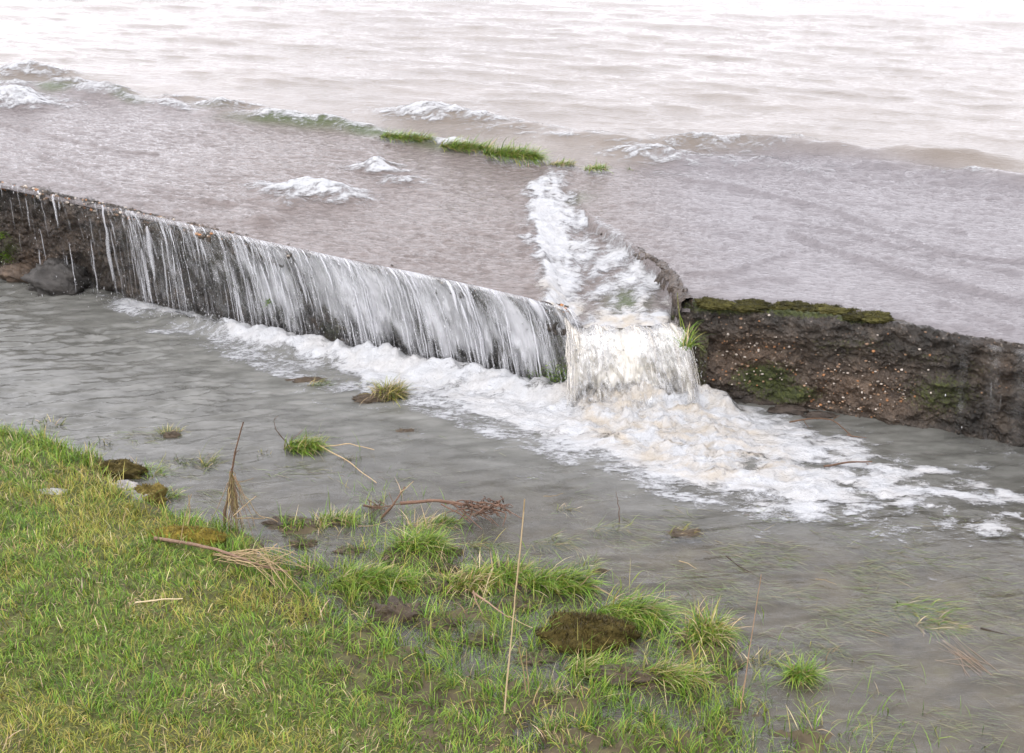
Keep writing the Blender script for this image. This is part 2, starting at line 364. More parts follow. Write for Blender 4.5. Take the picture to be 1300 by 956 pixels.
xs = axis([(-700, -60, 12), (-60, -8, 30), (-8, -4.2, 70), (-4.2, 3.9, 640), (3.9, 8, 60), (8, 60, 30), (60, 700, 12)])
ts = np.concatenate([[-.012, -.004], np.linspace(0, 3.2, 330), 3.2+np.cumsum(np.geomspace(.016, .035, 170)), ])
ts = np.concatenate([ts, ts[-1]+np.cumsum(np.geomspace(.04, 60, 70))])
X, T = np.meshgrid(xs, ts); Y = Yedge(X)+T; Z, FO, SH, WD = upper(X, Y)
Z[0] -= .012; Z[1] -= .003
V = np.stack([X, Y, Z], -1).reshape(-1, 3); Fc = grid_faces(len(ts), len(xs))
Fc = Fc[~((V[Fc][:, :, 0].min(1) > XR+.02) & (T.ravel()[Fc].min(1) < .05))]
obj('river', mesh('river', V, Fc, M['upper'], True, {'shallow': SH.ravel(), 'weed': WD.ravel(), 'pale': ss(.3, 1.2, X.ravel()).astype(float)+.4*ss(-1.2, -2.6, X.ravel())}), kind='structure', label='pale muddy river in flood sliding over the weir slab')

# foam on the upper water: one sheet per breaking place
FOf = FO.ravel(); flump = .5+fbm(V[:, 0]*16, V[:, 1]*16, 61, 4)
FV = V.copy(); FV[:, 2] += .003+np.clip(FOf-.2, 0, 1)*(.004+.018*np.clip(flump, 0, 2))*ss(0,.12,T.ravel())
pxv, pyv = proj(V[:, 0], V[:, 1], V[:, 2])
zone = np.full(len(V), -1)
zone[(pyv > 235)] = 0
inn = (pxv > 655) & (pxv < 905) & (pyv > 226); zone[inn] = 1
zone[~inn & (pxv < 660) & (pyv > 190)] = 0
yrel = V[:, 1]-Ycrest(V[:, 0])
back = (zone < 0); zone[back & (pxv < 500)] = 2; zone[back & (pxv >= 500) & (pxv < 815)] = 3; zone[back & (pxv >= 815)] = 4
zone[(pxv < 560) & (pxv > 300) & (pyv > 195)] = 0
zone[(pxv > 905)] = 4
FL = {0: 'white standing waves on the left weir slab', 1: 'white foam line tumbling down into the notch', 2: 'broken foam and weed line along far left crest',
      3: 'white breaking wave behind the grassy crest', 4: 'low foamy breaker beyond the right slab'}
for zi, lb in FL.items():
    zf = zone[Fc]; keep = (FOf[Fc].max(1) > .16) & ((zf == zi).all(1) | ((zf.max(1) == zi) & (zf.min(1) < zi)))
    if keep.sum() < 10: continue
    v, f, a = sub(FV, Fc, keep, {'dens': FOf*(1.05 if zi < 2 else .95), 'warm': np.where(zone == 1, .15+.85*ss(.30, .02, T.ravel()), .12)})
    obj('foam', mesh('foam', v, f, M['thin'], True, a), label=lb, cat='foam', kind='stuff')

# ------------------------------------------------------------------ weir walls
def wall(x0, x1, name, label, seed, blobs_moss, blobs_bare, nx, back=1.6):
    xx = np.linspace(x0, x1, nx)
    prof = [(back, -.03, 0), (back*.5, -.028, 0)]+[(b, -.018, .3) for b in np.linspace(.5, .06, 24)]
    prof += [(.045*math.cos(a)**1.0+.0, -.018-.03*(1-math.cos(a-0)), 1) for a in []]
    for k in range(10):
        a = k/9*math.pi/2; prof.append((.04-.04*math.sin(a), -.012-.035*(1-math.cos(a)), .6+.4*k/9))
    for zz in np.linspace(.055, .78, 100): prof.append((0, -zz, 1))
    pr = np.array(prof); XX, K = np.meshgrid(xx, np.arange(len(pr)))
    tt, dz, am = pr[K, 0], pr[K, 1], pr[K, 2]; ye = Yedge(XX); zt = Ztop(XX); yy = ye+tt; zz = zt+dz
    s = XX*1.13
    big = fbm(s*2.2, zz*3.5, seed, 3); med = fbm(s*9, zz*11+tt*8, seed+3, 4, 2.1, .6); fine = fbm(s*45, zz*45+tt*40, seed+8, 3, 2.1, .65)
    out = am*(.034*big+.026*med+.009*fine)-.01; ledge = ss(.12, .2, zt-zz+.03*big); out = out-am*.022*ledge
    low = ss(.1, .5, zt-zz); out = out+am*low*(-.02+.05*perlin(s*2.5, zz*2, seed+12))
    yy = yy-out*(tt < .05)*1.0
    top = (1-np.clip(-dz/.06, 0, 1)); zz = zz+(tt < .35)*top*(.014*med+.012*fine+.014*big+.006)*ss(.30, .0, tt)
    zz = zz-.4*ss(-.16, -.10, XX-nl(yy))*(tt > .05)*(yy < YN1+.05)*(XX < XR-.05)
    V = np.stack([XX, yy, zz], -1).reshape(-1, 3); px, py = proj(V[:, 0], V[:, 1], V[:, 2])
    def blobs(bl):
        r = np.zeros(len(V))
        for bx, by, rx, ry, am2 in bl: r = np.maximum(r, am2*np.exp(-((px-bx)/rx)**2-((py-by)/ry)**2))
        return r
    o = obj(name, mesh(name, V, grid_faces(len(pr), nx), M['wall'], True, {'moss': blobs(blobs_moss), 'bare': blobs(blobs_bare)}), label=label, cat='weir wall',
            group='concrete weir walls')
    return o, V, px, py
wl, VL, pxl, pyl = wall(-4.6, XL+.012, 'weir_wall', 'long dark pebbly weir wall left of the notch, water pouring down its face', 100,
    [(12, 315, 25, 25, .55), (420, 420, 30, 25, .5), (580, 430, 60, 20, .3), (700, 460, 40, 22, .75), (130, 300, 40, 15, .2)], [(40, 330, 40, 20, .9), (110, 300, 150, 35, .55), (130, 280, 120, 12, .6), (240, 290, 90, 12, .8), (330, 320, 90, 10, .7), (520, 350, 130, 9, .8), (680, 380, 50, 12, 1.0), (200, 340, 60, 30, .35)], 620)
wr, VR, pxr, pyr = wall(XR-.012, 4.9, 'weir_wall', 'mossy brown weir wall block standing dry right of the notch', 200,
    [(930, 388, 70, 13, .95), (1030, 392, 70, 13, 1.0), (1095, 402, 40, 10, .95), (970, 480, 55, 28, .75), (1000, 500, 60, 18, .7), (1195, 500, 80, 45, .55), (1080, 440, 140, 25, .42), (1180, 455, 90, 20, .4), (885, 470, 12, 40, .5), (1240, 470, 40, 30, .4), (905, 450, 60, 12, .4)],
    [(950, 455, 75, 32, 1.0), (1080, 495, 75, 35, 1.0), (1120, 515, 60, 20, .9), (1270, 470, 30, 40, .4), (1000, 450, 40, 20, .6)], 480)
# cheek of the right block along the notch and its broken rim
def cheek():
    n, m = 130, 34; ys = np.linspace(NRp[0, 1]-.005, NRp[3, 1]+.05, n); vv = np.linspace(0, 1, m)
    Yg, K = np.meshgrid(ys, vv); xg = nr_(Yg)
    th = K; rim = ss(NRp[3, 1]+.05, NRp[3, 1]-.15, Yg)
    prof_x = np.interp(th, [0, .25, .4, 1], [.055, .03, -.004, -.03]); prof_z = np.interp(th, [0, .12, .3, .42, 1], [-.02, .022, .032, .004, -.36])
    nz = fbm(Yg*14, K*9, 301, 4, 2.1, .6)
    xg = xg+prof_x+.016*nz+.02*perlin(Yg*7, K, 305); zg = .495+prof_z*(.35+.65*rim)+.010*nz*(K < .6)-.014*(1-rim)
    V = np.stack([xg, Yg, zg], -1).reshape(-1, 3)
    me = mesh('broken_rim', V, grid_faces(m, n), M['wall'], True, {'moss': .42*(K > .55).ravel()+.1, 'bare': (K < .5).ravel()*.45})
    return obj('broken_rim', me, wr, 'pale brown crumbling rim along the notch')
cheek()
# other cheek and bed of the notch
v, f = lump((0, 0, 0), (1, 1, 1), 5)
def notch_bed():
    xs2 = np.linspace(XL-.15, XR+.12, 40); ys2 = np.linspace(0, .9, 40); A, B = np.meshgrid(xs2, ys2)
    yy = Yedge(A)+B+.012; z = .335+.03*B+.014*fbm(A*9, B*9, 310, 3)
    V = np.stack([A, yy, z], -1); down = V[0].copy(); rows = [V]
    pre = []
    for k in range(14, 0, -1):
        d = down.copy(); d[:, 2] -= k*.04; d[:, 1] -= .004+.018*perlin(d[:, 0]*9, d[:, 2]*9, 311); pre.append(d)
    V = np.vstack([np.stack(pre), V]).reshape(-1, 3)
    obj('notch_sill', mesh('notch_sill', V, grid_faces(54, 40), M['wall'], True, {'moss': np.full(len(V), .45), 'bare': np.full(len(V), .3)}), wl, 'weedy sill of the notch under the chute')
notch_bed()
# pebbles standing out of the concrete: one part per wall
def pebbles(V, px, py, par, sel, n, smin, smax, seed):
    r = np.random.default_rng(seed); cand = np.where(sel)[0]; pick = r.choice(cand, n); mb = MB()
    pal = np.array([(.30, .19, .12), (.42, .36, .30), (.24, .15, .09), (.48, .42, .36), (.34, .16, .07), (.16, .12, .09)])
    for i in pick:
        s = r.uniform(smin, smax); v, f = lump((0, 0, 0), (s*r.uniform(.8, 1.5), s, s*r.uniform(.6, 1)), int(i) % 97, .2, 1.3, 8, 6)
        mb.add(v+V[i], f, pal[r.integers(6)]*r.uniform(.6, 1.15))
    obj('pebble', mb.mesh('pebble', M['stone']), par, 'pale and orange pebbles set in the concrete', kind='stuff')
zl, zr = Ztop(VL[:, 0])-VL[:, 2], Ztop(VR[:, 0])-VR[:, 2]
pebbles(VL, pxl, pyl, wl, (zl > .004) & (zl < .05) & (pxl > -50) & (VL[:, 1] < Yedge(VL[:, 0])+.05), 620, .004, .010, 1)
pebbles(VR, pxr, pyr, wr, (zr > .03) & (zr < .45) & (((pxr-950)/75)**2+((pyr-455)/35)**2 < 1) | ((((pxr-1090)/75)**2+((pyr-495)/38)**2 < 1) & (zr > .05)) | ((np.random.default_rng(3).random(len(VR)) < .12) & (zr > .01) & (zr < .3)), 700, .0022, .0068, 2)

# ------------------------------------------------------------------ ground and bank
SHORE = px_poly([(-900, 420), (-200, 505), (0, 548), (60, 562), (120, 588), (165, 628), (215, 650), (300, 676), (345, 712), (392, 752), (450, 800), (530, 838),
                 (640, 870), (760, 900), (880, 940), (1000, 1000), (1100, 1060), (1300, 1160)])
OLD = px_poly([(300, 672), (350, 705), (420, 718), (500, 728), (600, 738), (680, 765), (760, 795), (850, 825), (930, 850), (990, 880), (1060, 940), (1200, 1060), (1000, 1160), (640, 900), (400, 800)])
LAND = np.vstack([SHORE, [SHORE[-1][0]+30, SHORE[-1][1]-3], [40, -60], [-60, -60], [-60, SHORE[0][1]+6]])
PUD = [(668, 770, .10, .05), (560, 715, .12, .04), (600, 800, .13, .05), (690, 820, .10, .05), (500, 790, .10, .04), (640, 845, .12, .05), (550, 770, .1, .035), (470, 730, .08, .035), (820, 850, .14, .04), (740, 855, .1, .03), (455, 690, .09, .04), (245, 655, .05, .02)]
HUM = [(590, 735, .22, .07, .05), (530, 705, .13, .06, .055), (480, 745, .2, .08, .05), (710, 745, .14, .05, .05), (640, 720, .12, .04, .05), (790, 785, .13, .06, .05), (745, 805, .17, .08, .06), (660, 760, .1, .04, .04), (895, 825, .12, .07, .05), (1015, 860, .08, .05, .04), (560, 745, .12, .05, .045),
       (420, 665, .10, .04, .04), (380, 672, .10, .04, .05), (600, 780, .15, .07, .04), (830, 865, .2, .06, .05), (690, 790, .06, .04, .03)]
PUDc = [(*P(a, b, 0)[:2], c, d) for a, b, c, d in PUD]; HUMc = [(*P(a, b, 0)[:2], c, d, e) for a, b, c, d, e in HUM]
def ground(x, y):
    x = np.asarray(x, float); y = np.asarray(y, float)
    near = (np.abs(x) < 9) & (y > -3) & (y < 12)
    d = poly_sd(x, y, LAND)
    nz = fbm(x*3, y*3, 70, 4)
    d = d+.05*fbm(x*5, y*5, 75, 3)*near
    rg = ss(-.9, -.3, x); zl = .010+(.17-.13*rg)*np.minimum(d, .35)+rg*ss(.55,.1,d)*.040*fbm(x*7, y*9, 77, 3)+.12*np.clip(d-.35, 0, 40)+.014*nz
    zl = np.minimum(zl, 1.4+.02*nz)
    zw = -.012-.16*np.minimum(-d, .8)+.012*nz
    z = np.where(d > 0, zl, zw); z = np.maximum(z, -.14+.02*nz)
    dm = poly_sd(x, y, OLD)+.06*fbm(x*6, y*6, 76, 3); marsh = np.maximum(-.10, -.012+.034*fbm(x*7, y*10, 78, 4)+.012*perlin(x*22, y*30, 80)); z = np.where(near & (d < .05), np.maximum(z, -.10+(marsh+.10)*ss(-.12, .03, dm)), z)
    lip = np.exp(-((x-P(120, 600)[0])/.55)**2); z = z+lip*.035*ss(0, .06, d)
    for a, b, c, dd in PUDc: z = z-.080*np.exp(-(((x-a)/c)**2+((y-b)/dd)**2)**1.3*(1+.5*nz))
    for a, b, c, dd, e in HUMc:
        q = (((x-a)/c)**2+((y-b)/dd)**2)*(1+.5*nz); z = np.maximum(z, (e*1.0+.008*nz)*np.exp(-q*.8)-.03) if True else z
    far = ss(-.2, .3, y-Yedge(x)); z = z-far*.35
    z = z+ss(620, 680, y)*3
    return z, d
gx = axis([(-1500, -60, 8), (-60, -6, 24), (-6, 5.5, 640), (5.5, 60, 24), (60, 1501, 8)]); gy = axis([(-200, -5, 12), (-5, 2.5, 60), (2.5, 6.6, 300), (6.6, 12, 60), (12, 60, 14), (60, 1501, 30)])
X, Y = np.meshgrid(gx, gy); Z, D = ground(X, Y)
wet = np.clip(1-ss(.015, .07, Z)+.35*(fbm(X*2.3, Y*2.3, 79, 3) > .35), 0, 1)
obj('ground', mesh('ground', np.stack([X, Y, Z], -1).reshape(-1, 3), grid_faces(len(gy), len(gx)), M['ground'], True, {'wet': wet.ravel()}), kind='structure', label='soil of the grassy bank and flooded meadow')

# ------------------------------------------------------------------ lower flood water
CORE = px_poly([(120, 362), (250, 385), (400, 425), (560, 455), (700, 480), (735, 470), (885, 490), (920, 512), (1010, 532), (1110, 560), (1200, 590), (1330, 625), (1330, 700), (1180, 672),
                (1050, 655), (940, 645), (850, 610), (790, 590), (730, 572), (680, 556), (610, 530), (520, 498), (400, 468), (290, 430), (170, 395)])
OUTER = px_poly([(60, 345), (250, 370), (720, 460), (885, 470), (1010, 515), (1130, 548), (1200, 560), (1330, 590), (1400, 780), (1300, 730), (1180, 712), (1060, 690), (960, 678),
                 (850, 655), (770, 620), (710, 605), (600, 568), (530, 535), (430, 512), (320, 480), (210, 445), (120, 398)])
HOT = px_poly([(735, 500), (880, 500), (960, 560), (990, 600), (900, 610), (800, 575), (740, 545)])
def pool(x, y):
    t = Yedge(x)-y
    a = 12*math.pi/180; u, v = x*math.cos(a)+y*math.sin(a), -x*math.sin(a)+y*math.cos(a)
    z = .0066*fbm(u/.30, v/.10, 81, 4, 2.05, .55)*(.6+.6*perlin(x*.9,y*1.3,85))+.003*perlin(x/.7, y/.5, 84)
    lw = ss(-.4, -1.5, x); z = z-lw*.0060*np.abs(fbm(u/.10, v/.034, 97, 2))*ss(-.2, .3, perlin(x*1.5+4, y*3, 98)); z = z-lw*.0125*np.abs(fbm(u/.26, v/.075, 86, 3, 2, .5))*(.4+ss(-.3,.5,perlin(x*1.2,y*2,83)))*ss(4.6, 6.2, y)
    wx, wy = x+.05*fbm(x*4, y*4, 87, 3), y+.05*fbm(x*4+20, y*4, 88, 3)
    dc, do, dh = poly_sd(wx, wy, CORE), poly_sd(wx, wy, OUTER), poly_sd(wx, wy, HOT)
    fo = np.maximum(ss(-.12, .14, dc)*.96, ss(-.03, .16, do)*.52)
    fo = np.maximum(fo, ss(-.1, .15, dh)*1.15)
    r = ss(.9, 2.0, x); fo = fo*(1-.43*r)*(1+.75*ss(.6,1.6,x)*fbm(x*6-y*2, y*11+x*2, 96, 3))                       # thins out downstream
    fo = fo*(1-.10*ss(.2, 1.2, x))*(1+.42*fbm(x*3.3-y, y*6+x, 89, 4))
    stray = ss(-.65, -.05, do)*.34*ss(-.1, .5, fbm(x*3, y*5, 90, 3)+.1); fo = np.maximum(fo, stray+.0)
    left = 1-ss(-2.2, -1.2, x); fo = fo*(1-.15*left)
    fo = fo*ss(-.04, .0, t)
    ch = np.clip(ss(-.05, .2, dc)+ss(-.1, .1, dh)*.9, 0, 2)*(1-.65*ss(.8, 2, x)); splash = np.exp(-((t-.10)/.08)**2)*ss(-2.4, -1.2, x)*(1-ss(.95, 1.1, x))
    c = P(815, 520, 0); boil = np.exp(-((x-c[0])/.32)**2-((y-c[1]+.05)/.14)**2)
    z = z+ch*(.008+.016*fbm(x*6, y*11, 91, 5, 2.2, .58))+splash*(.072+.034*fbm(x*9, y*8, 92, 3))+boil*(.042+.030*fbm(x*8, y*10, 93, 5, 2.2, .6))
    murk = np.clip(.84-.64*ss(6.3, 4.9, y)-.05*perlin(x*2, y*2, 94)+ss(-.2, .1, do)*.25-.10*ss(.8, 2, x)*ss(5.8, 5, y), .12, .97)
    return z, fo, murk, np.clip(ss(-.15, .1, dh)+.25*ss(-.05, .1, dc), 0, 1)
xs = axis([(-700, -60, 10), (-60, -6, 24), (-6, -3.6, 50), (-3.6, 3.2, 580), (3.2, 8, 60), (8, 60, 24), (60, 700, 10)])
ts = np.concatenate([np.linspace(-.08, 3.6, 330), 3.6+np.cumsum(np.geomspace(.02, .9, 30))])
X, T = np.meshgrid(xs, ts[::-1]); Y = Yedge(X)-T; Z, FO, MU, WA = pool(X, Y)
V = np.stack([X, Y, Z], -1).reshape(-1, 3); Fc = grid_faces(len(ts), len(xs))
obj('flood_water', mesh('flood_water', V, Fc, M['pool'], True, {'murk': MU.ravel()}), kind='structure', label='murky grey flood water lying over the meadow below the weir')
FOf = FO.ravel(); FV = V.copy(); fl = np.clip(.4+fbm(V[:, 0]*15, V[:, 1]*20, 95, 4, 2.1, .6), 0, 2)
FV[:, 2] += .003+np.clip(FOf-.45, 0, 1)*(.004+.020*fl*(.6+.8*WA.ravel()))
keep = (FOf[Fc].max(1) > .14) & (np.abs(V[Fc][:, 0, 0]) < 6)
v, f, a = sub(FV, Fc, keep, {'dens': np.clip(FOf, 0, 1.3), 'warm': WA.ravel()})
obj('foam', mesh('foam', v, f, M['foam'], True, a), label='broad band of white foam boiling below the weir wall', cat='foam', kind='stuff')

# ------------------------------------------------------------------ falling water
GR = 9.8
def fall_obj(x0, x1, n, inten, vel, z0f, name, label, mat, nstr, scol, swid, drops, yoff=0.0, lay=2):
    vs, fs, dn, uvs, mi, cols = [], [], [], [], [], []; nv = 0; name_rough = lay > 2
    al = np.array([.88, -.45])
    def traj(x, v01, sx, jit=0, jx=0):
        z0 = z0f(x); T = np.sqrt(2*(z0+.02)/GR)*.97
        tau = v01*T; vx = vel(x)
        X_ = x+(vx[0]+jx)*tau; Y_ = Yedge(x)-.004+yoff-(vx[1]+jit)*tau-.012*np.minimum(v01*6, 1); Z_ = z0-.5*GR*tau**2
        return X_, Y_, Z_
    m = 36; v01 = np.linspace(0, 1, m)**.75
    for L in range(lay):
        xx = np.linspace(x0, x1, n); A, B = np.meshgrid(xx, v01); jn = .10*fbm(A*7, B*1.2+L*9, 120+L, 3)+(.14 if name_rough else .08)*B*fbm(A*20, B*5+L*4, 127+L, 3)+L*.08
        X_, Y_, Z_ = traj(A, B, 1, jn); vs.append(np.stack([X_, Y_, Z_], -1).reshape(-1, 3)); fs.append(grid_faces(m, n)+nv)
        dn.append((inten(A)*(.80+.30*np.minimum(B*3, 1))*(1-.10*L)*(1+(.15 if name_rough else .85)*fbm(A*5-B*.8, B*.7+L*5, 133, 3))*(1-.75*ss(.74, 1.0, B+.12*fbm(A*12, B*2+L*3, 134, 2)))*ss(0, .05, np.minimum(A-x0, x1-A)+.012+.03*B*perlin(A*3, B*7+L*2, 135))).ravel()); uvs.append(np.stack([A*1.15+L*3.7, B+L*2.2], -1).reshape(-1, 2))
        mi.append(np.zeros(len(fs[-1]))); cols.append(np.ones((m*n, 3))*.8); nv += m*n
    r = np.random.default_rng(int(n)); k = 12; vv = np.linspace(0, 1, k)
    cand = r.uniform(x0, x1, nstr*6); cl = .35+1.3*fbm(cand*9, cand*0, 131, 3); pr = np.clip(inten(cand)*cl, 0.02, 1); cand = cand[r.random(len(cand)) < pr][:nstr]
    for x in cand:
        a0 = r.uniform(0, .85) if r.random() < .8 else 0; a1 = min(1, a0+r.uniform(.12, .55))
        if a1 < a0+.12: a1 = a0+.12
        b = a0+(a1-a0)*vv; jit = r.normal(0, .06)+.05; jx = r.normal(0, .05)
        X_, Y_, Z_ = traj(np.full(k, x), b, 1, jit, jx)
        w = swid*r.lognormal(0, .85)*np.sin(np.clip(vv*1.02+.03, 0, 1)*math.pi)**.45*(.6+.6*r.random()); w = np.maximum(w, .0004)
        wob = .0028*(a1-a0+.2)*np.cumsum(r.normal(0, 1, k))
        p = np.stack([X_+wob, Y_-.004, Z_], -1)
        ring = np.stack([p+np.stack([-w, 0*w, 0*w], -1), p+np.stack([0*w, -w*.8, 0*w], -1), p+np.stack([w, 0*w, 0*w], -1), p+np.stack([0*w, w*.5, 0*w], -1)], 1)
        i = np.arange(k*4).reshape(k, 4); j = np.roll(i, -1, 1)
        f = np.stack([i[:-1], j[:-1], j[1:], i[1:]], -1).reshape(-1, 4)
        vs.append(ring.reshape(-1, 3)); fs.append(f+nv); o = np.clip(r.normal(.26, .18), .05, .8)
        dn.append(np.full(k*4, o)); uvs.append(np.zeros((k*4, 2))); mi.append(np.ones(len(f))); cols.append(np.tile(scol*r.uniform(.8, 1.1), (k*4, 1))); nv += k*4
    # drops
    oct_v = np.array([[1, 0, 0], [0, 1, 0], [-1, 0, 0], [0, -1, 0], [0, 0, 1], [0, 0, -1]], float)
    of = np.array([[0, 1, 4, 4], [1, 2, 4, 4], [2, 3, 4, 4], [3, 0, 4, 4], [1, 0, 5, 5], [2, 1, 5, 5], [3, 2, 5, 5], [0, 3, 5, 5]])
    for _ in range(drops):
        x = r.uniform(x0, x1)
        if r.random() > inten(np.array(x))+.1: continue
        b = r.random()**.6; X_, Y_, Z_ = traj(x, b, 1, r.normal(.05, .15), r.normal(0, .12)); s = r.lognormal(math.log(.0018), .4)
        if r.random() < .4: Z_ = abs(r.normal(0, .05)); Y_ = Y_-abs(r.normal(.02, .06))
        v = oct_v*np.array([s, s, s*r.uniform(1.2, 3.0)])+np.array([X_, Y_, Z_]); vs.append(v)
        th = np.array([[0, 1, 4], [1, 2, 4], [2, 3, 4], [3, 0, 4], [1, 0, 5], [2, 1, 5], [3, 2, 5], [0, 3, 5]]); 
        # four-sided faces only: two pyramids built from kites
        fs.append(np.array([[0, 1, 4, 3], [1, 2, 3, 4], [0, 3, 5, 1], [3, 2, 1, 5]])+nv); dn.append(np.full(6, .8)); uvs.append(np.zeros((6, 2))); mi.append(np.ones(4)); cols.append(np.tile([.85, .85, .86], (6, 1))); nv += 6
    V = np.vstack(vs); Fa = np.vstack(fs)
    me = mesh(name, V, Fa, [mat, M['strand']], True, {'dens': np.concatenate(dn), 'col': np.vstack(cols)}, np.concatenate(mi))
    UV = np.vstack(uvs).astype(np.float32); ul = me.uv_layers.new(name='UVMap'); ul.data.foreach_set('uv', UV[Fa.ravel()].ravel())
    return obj(name, me, label=label, cat='waterfall', kind='stuff')
def px_at(x): return proj(x, Yedge(x), Ztop(x))[0]
def int_left(x): return np.interp(px_at(x), [-300, 0, 60, 130, 170, 260, 330, 420, 600, 680, 722], [.0, .01, .05, .12, .34, .50, .74, .90, .92, .85, .75])*(1+.25*perlin(x*5, x*0, 140))
fall_obj(-3.3, XL+.01, 700, int_left, lambda x: (np.interp(px_at(x), [0, 150, 400, 720], [.05, .22, .50, .45]), np.interp(px_at(x), [0, 200, 450, 720], [.08, .16, .24, .20])), lambda x: Ztop(x)+.004,
         'waterfall', 'long thin curtain of water streaking down the left wall', M['fall'], 1700, np.array([.66, .66, .68]), .0015, 9000)
def z_notch(x): return upper(x, Yedge(x)+.01)[0] if np.ndim(x) else float(upper(np.array([x]), Yedge(np.array([x]))+.01)[0][0])
fall_obj(XL-.005, XR-.015, 260, lambda x: 1.10+.3*perlin(x*9, x*0, 150), lambda x: (.08+.34*(x-XL)/(XR-XL)+.10*perlin(x*7, x*0, 151), .50+.22*fbm(x*6, x*0, 152, 3)), lambda x: Ztop(x)+.002-.098*ss(XL-.05, XL+.04, x)+.020*fbm(np.asarray(x)*9, np.asarray(x)*0, 153, 3), 'waterfall', 'thick creamy brown chute of water plunging through the notch', M['chute'], 700,
         np.array([.80, .75, .67]), .0022, 9000, 0.0, 4)
def int_right(x): return .0+.35*np.exp(-((px_at(x)-1262)/9)**2)+.25*np.exp(-((px_at(x)-1225)/6)**2)+.3*np.exp(-((px_at(x)-1297)/8)**2)
fall_obj(1.9, 2.7, 150, int_right, lambda x: (.02+0*x, .08+0*x), lambda x: Ztop(x)-.01, 'waterfall', 'thin dribbles of water down the wall at far right', M['fall'], 16, np.array([.8, .8, .8]), .0018, 80, 0.0, 1)

# ------------------------------------------------------------------ grass
GREEN = np.array([(.12, .22, .020), (.17, .28, .030), (.07, .14, .016), (.22, .32, .045)])
YEL = np.array([(.30, .29, .05), (.38, .32, .09), (.25, .27, .04)])
STRAW = np.array([(.46, .35, .18), (.58, .47, .28), (.34, .25, .13)])
def blades(base, head, length, width, lean, curl, col, segs=4):
    """n blades as tapered folded strips"""
    n = len(base); k = np.linspace(0, 1, segs+1)
    d = np.stack([np.cos(head), np.sin(head)], -1)
    ang = lean[:, None]+curl[:, None]*k[None]; st = length[:, None]/segs
    hx = np.concatenate([np.zeros((n, 1)), np.cumsum(np.sin(ang[:, :-1])*st, 1)], 1); hz = np.concatenate([np.zeros((n, 1)), np.cumsum(np.cos(ang[:, :-1])*st, 1)], 1)
    c = base[:, None]+np.concatenate([hx[..., None]*d[:, None], hz[..., None]], -1)
    tw = head+rng.normal(0, .5, n)+math.pi/2; side = np.stack([np.cos(tw), np.sin(tw), 0*tw], -1)
    w = (width[:, None]*(1-k[None]**1.6*.93))[..., None]*side[:, None]
    V = np.stack([c-w, c+w], 2).reshape(-1, 3)
    i = (np.arange(n)*(2*(segs+1)))[:, None]+(np.arange(segs)*2)[None]
    Fq = np.stack([i, i+1, i+3, i+2], -1).reshape(-1, 4)
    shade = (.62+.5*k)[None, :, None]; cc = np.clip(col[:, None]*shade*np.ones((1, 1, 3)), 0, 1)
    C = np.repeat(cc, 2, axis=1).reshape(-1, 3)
    return V, Fq, C
def pick(pal, n, var=.18): return pal[rng.integers(len(pal), size=n)]*(1+rng.normal(0, var, (n, 1)))*(1+rng.normal(0, .06, (n, 3)))
BARE = [(*P(a, b, .05)[:2], c, d) for a, b, c, d in [(120, 610, .10, .04), (180, 640, .1, .04), (230, 685, .12, .04), (320, 745, .05, .03), (505, 780, .08, .03), (745, 805, .13, .06), (610, 760, .06, .03), (820, 858, .1, .03), (20, 840, .05, .03)]]
def bank_grass():
    N = 330000; x = rng.uniform(-3.6, 3.2, N); y = rng.uniform(2.6, 6.3, N)
    z, d = ground(x, y); nz = fbm(x*4.5, y*4.5, 160, 3); cl = fbm(x*13, y*13, 161, 2)
    pr = ss(np.interp(x,[-1,-.6],[0,-.048]), np.interp(x,[-1,-.6],[.03,-.008]), z+.010*cl)*np.where(d > .45, 1, np.clip(.62+1.3*cl+.9*ss(.2,.45,d)+.6*ss(-.5,-1.,x), .05, 1)); pr = pr*ss(-.9, -.1, d)
    for a, b, c, dd in BARE: pr = pr*(1-.85*np.exp(-((x-a)/c)**2-((y-b)/dd)**2))
    px, py = proj(x, y, z); inview = (px > -260) & (px < 1560) & (py < 1090); pr = pr*np.where(inview, 1, .25)
    pr = pr*np.where(x > P(940, 866)[0], .35, 1)
    k = rng.random(N) < pr; x, y, z, d, nz, cl, px, py = [q[k] for q in (x, y, z, d, nz, cl, px, py)]; n = len(x)
    lush = ss(.35, .0, d); yel = ss(-.06, .40, fbm(x*1.6+5, y*1.6, 165, 3)+.25*ss(.2, 1.2, d)-.1-.45*lush)
    c = pick(GREEN, n); cy = pick(YEL, n); q = rng.random(n); c = np.where((q < .15+.65*yel)[:, None], cy, c)
    st = fbm(x*3+40, y*3, 168, 3); ps = .03+.30*ss(.25, .7, st)+.03*(1-lush); c = np.where((rng.random(n) < ps)[:, None], pick(STRAW, n), c)
    L = (.021+.019*lush)*(1+.6*cl)*rng.lognormal(0, .3, n)+.008; L = np.clip(L+.018*ss(.01, -.02, z), .015, .12)
    head = 2.2*fbm(x*5, y*5, 170, 2)*math.pi+rng.normal(0, .9, n); head = np.where(rng.random(n) < .35, rng.uniform(0, 6.28, n), head)
    lean = np.abs(rng.normal(.55, .38, n)); curl = np.abs(rng.normal(.9, .45, n))
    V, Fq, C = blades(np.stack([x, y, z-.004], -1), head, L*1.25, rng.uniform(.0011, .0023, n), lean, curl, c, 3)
    obj('grass', mesh('grass', V, Fq, M['blade'], True, {'col': C}), label='short yellow-green grass covering the near bank', cat='grass', kind='stuff')
bank_grass()
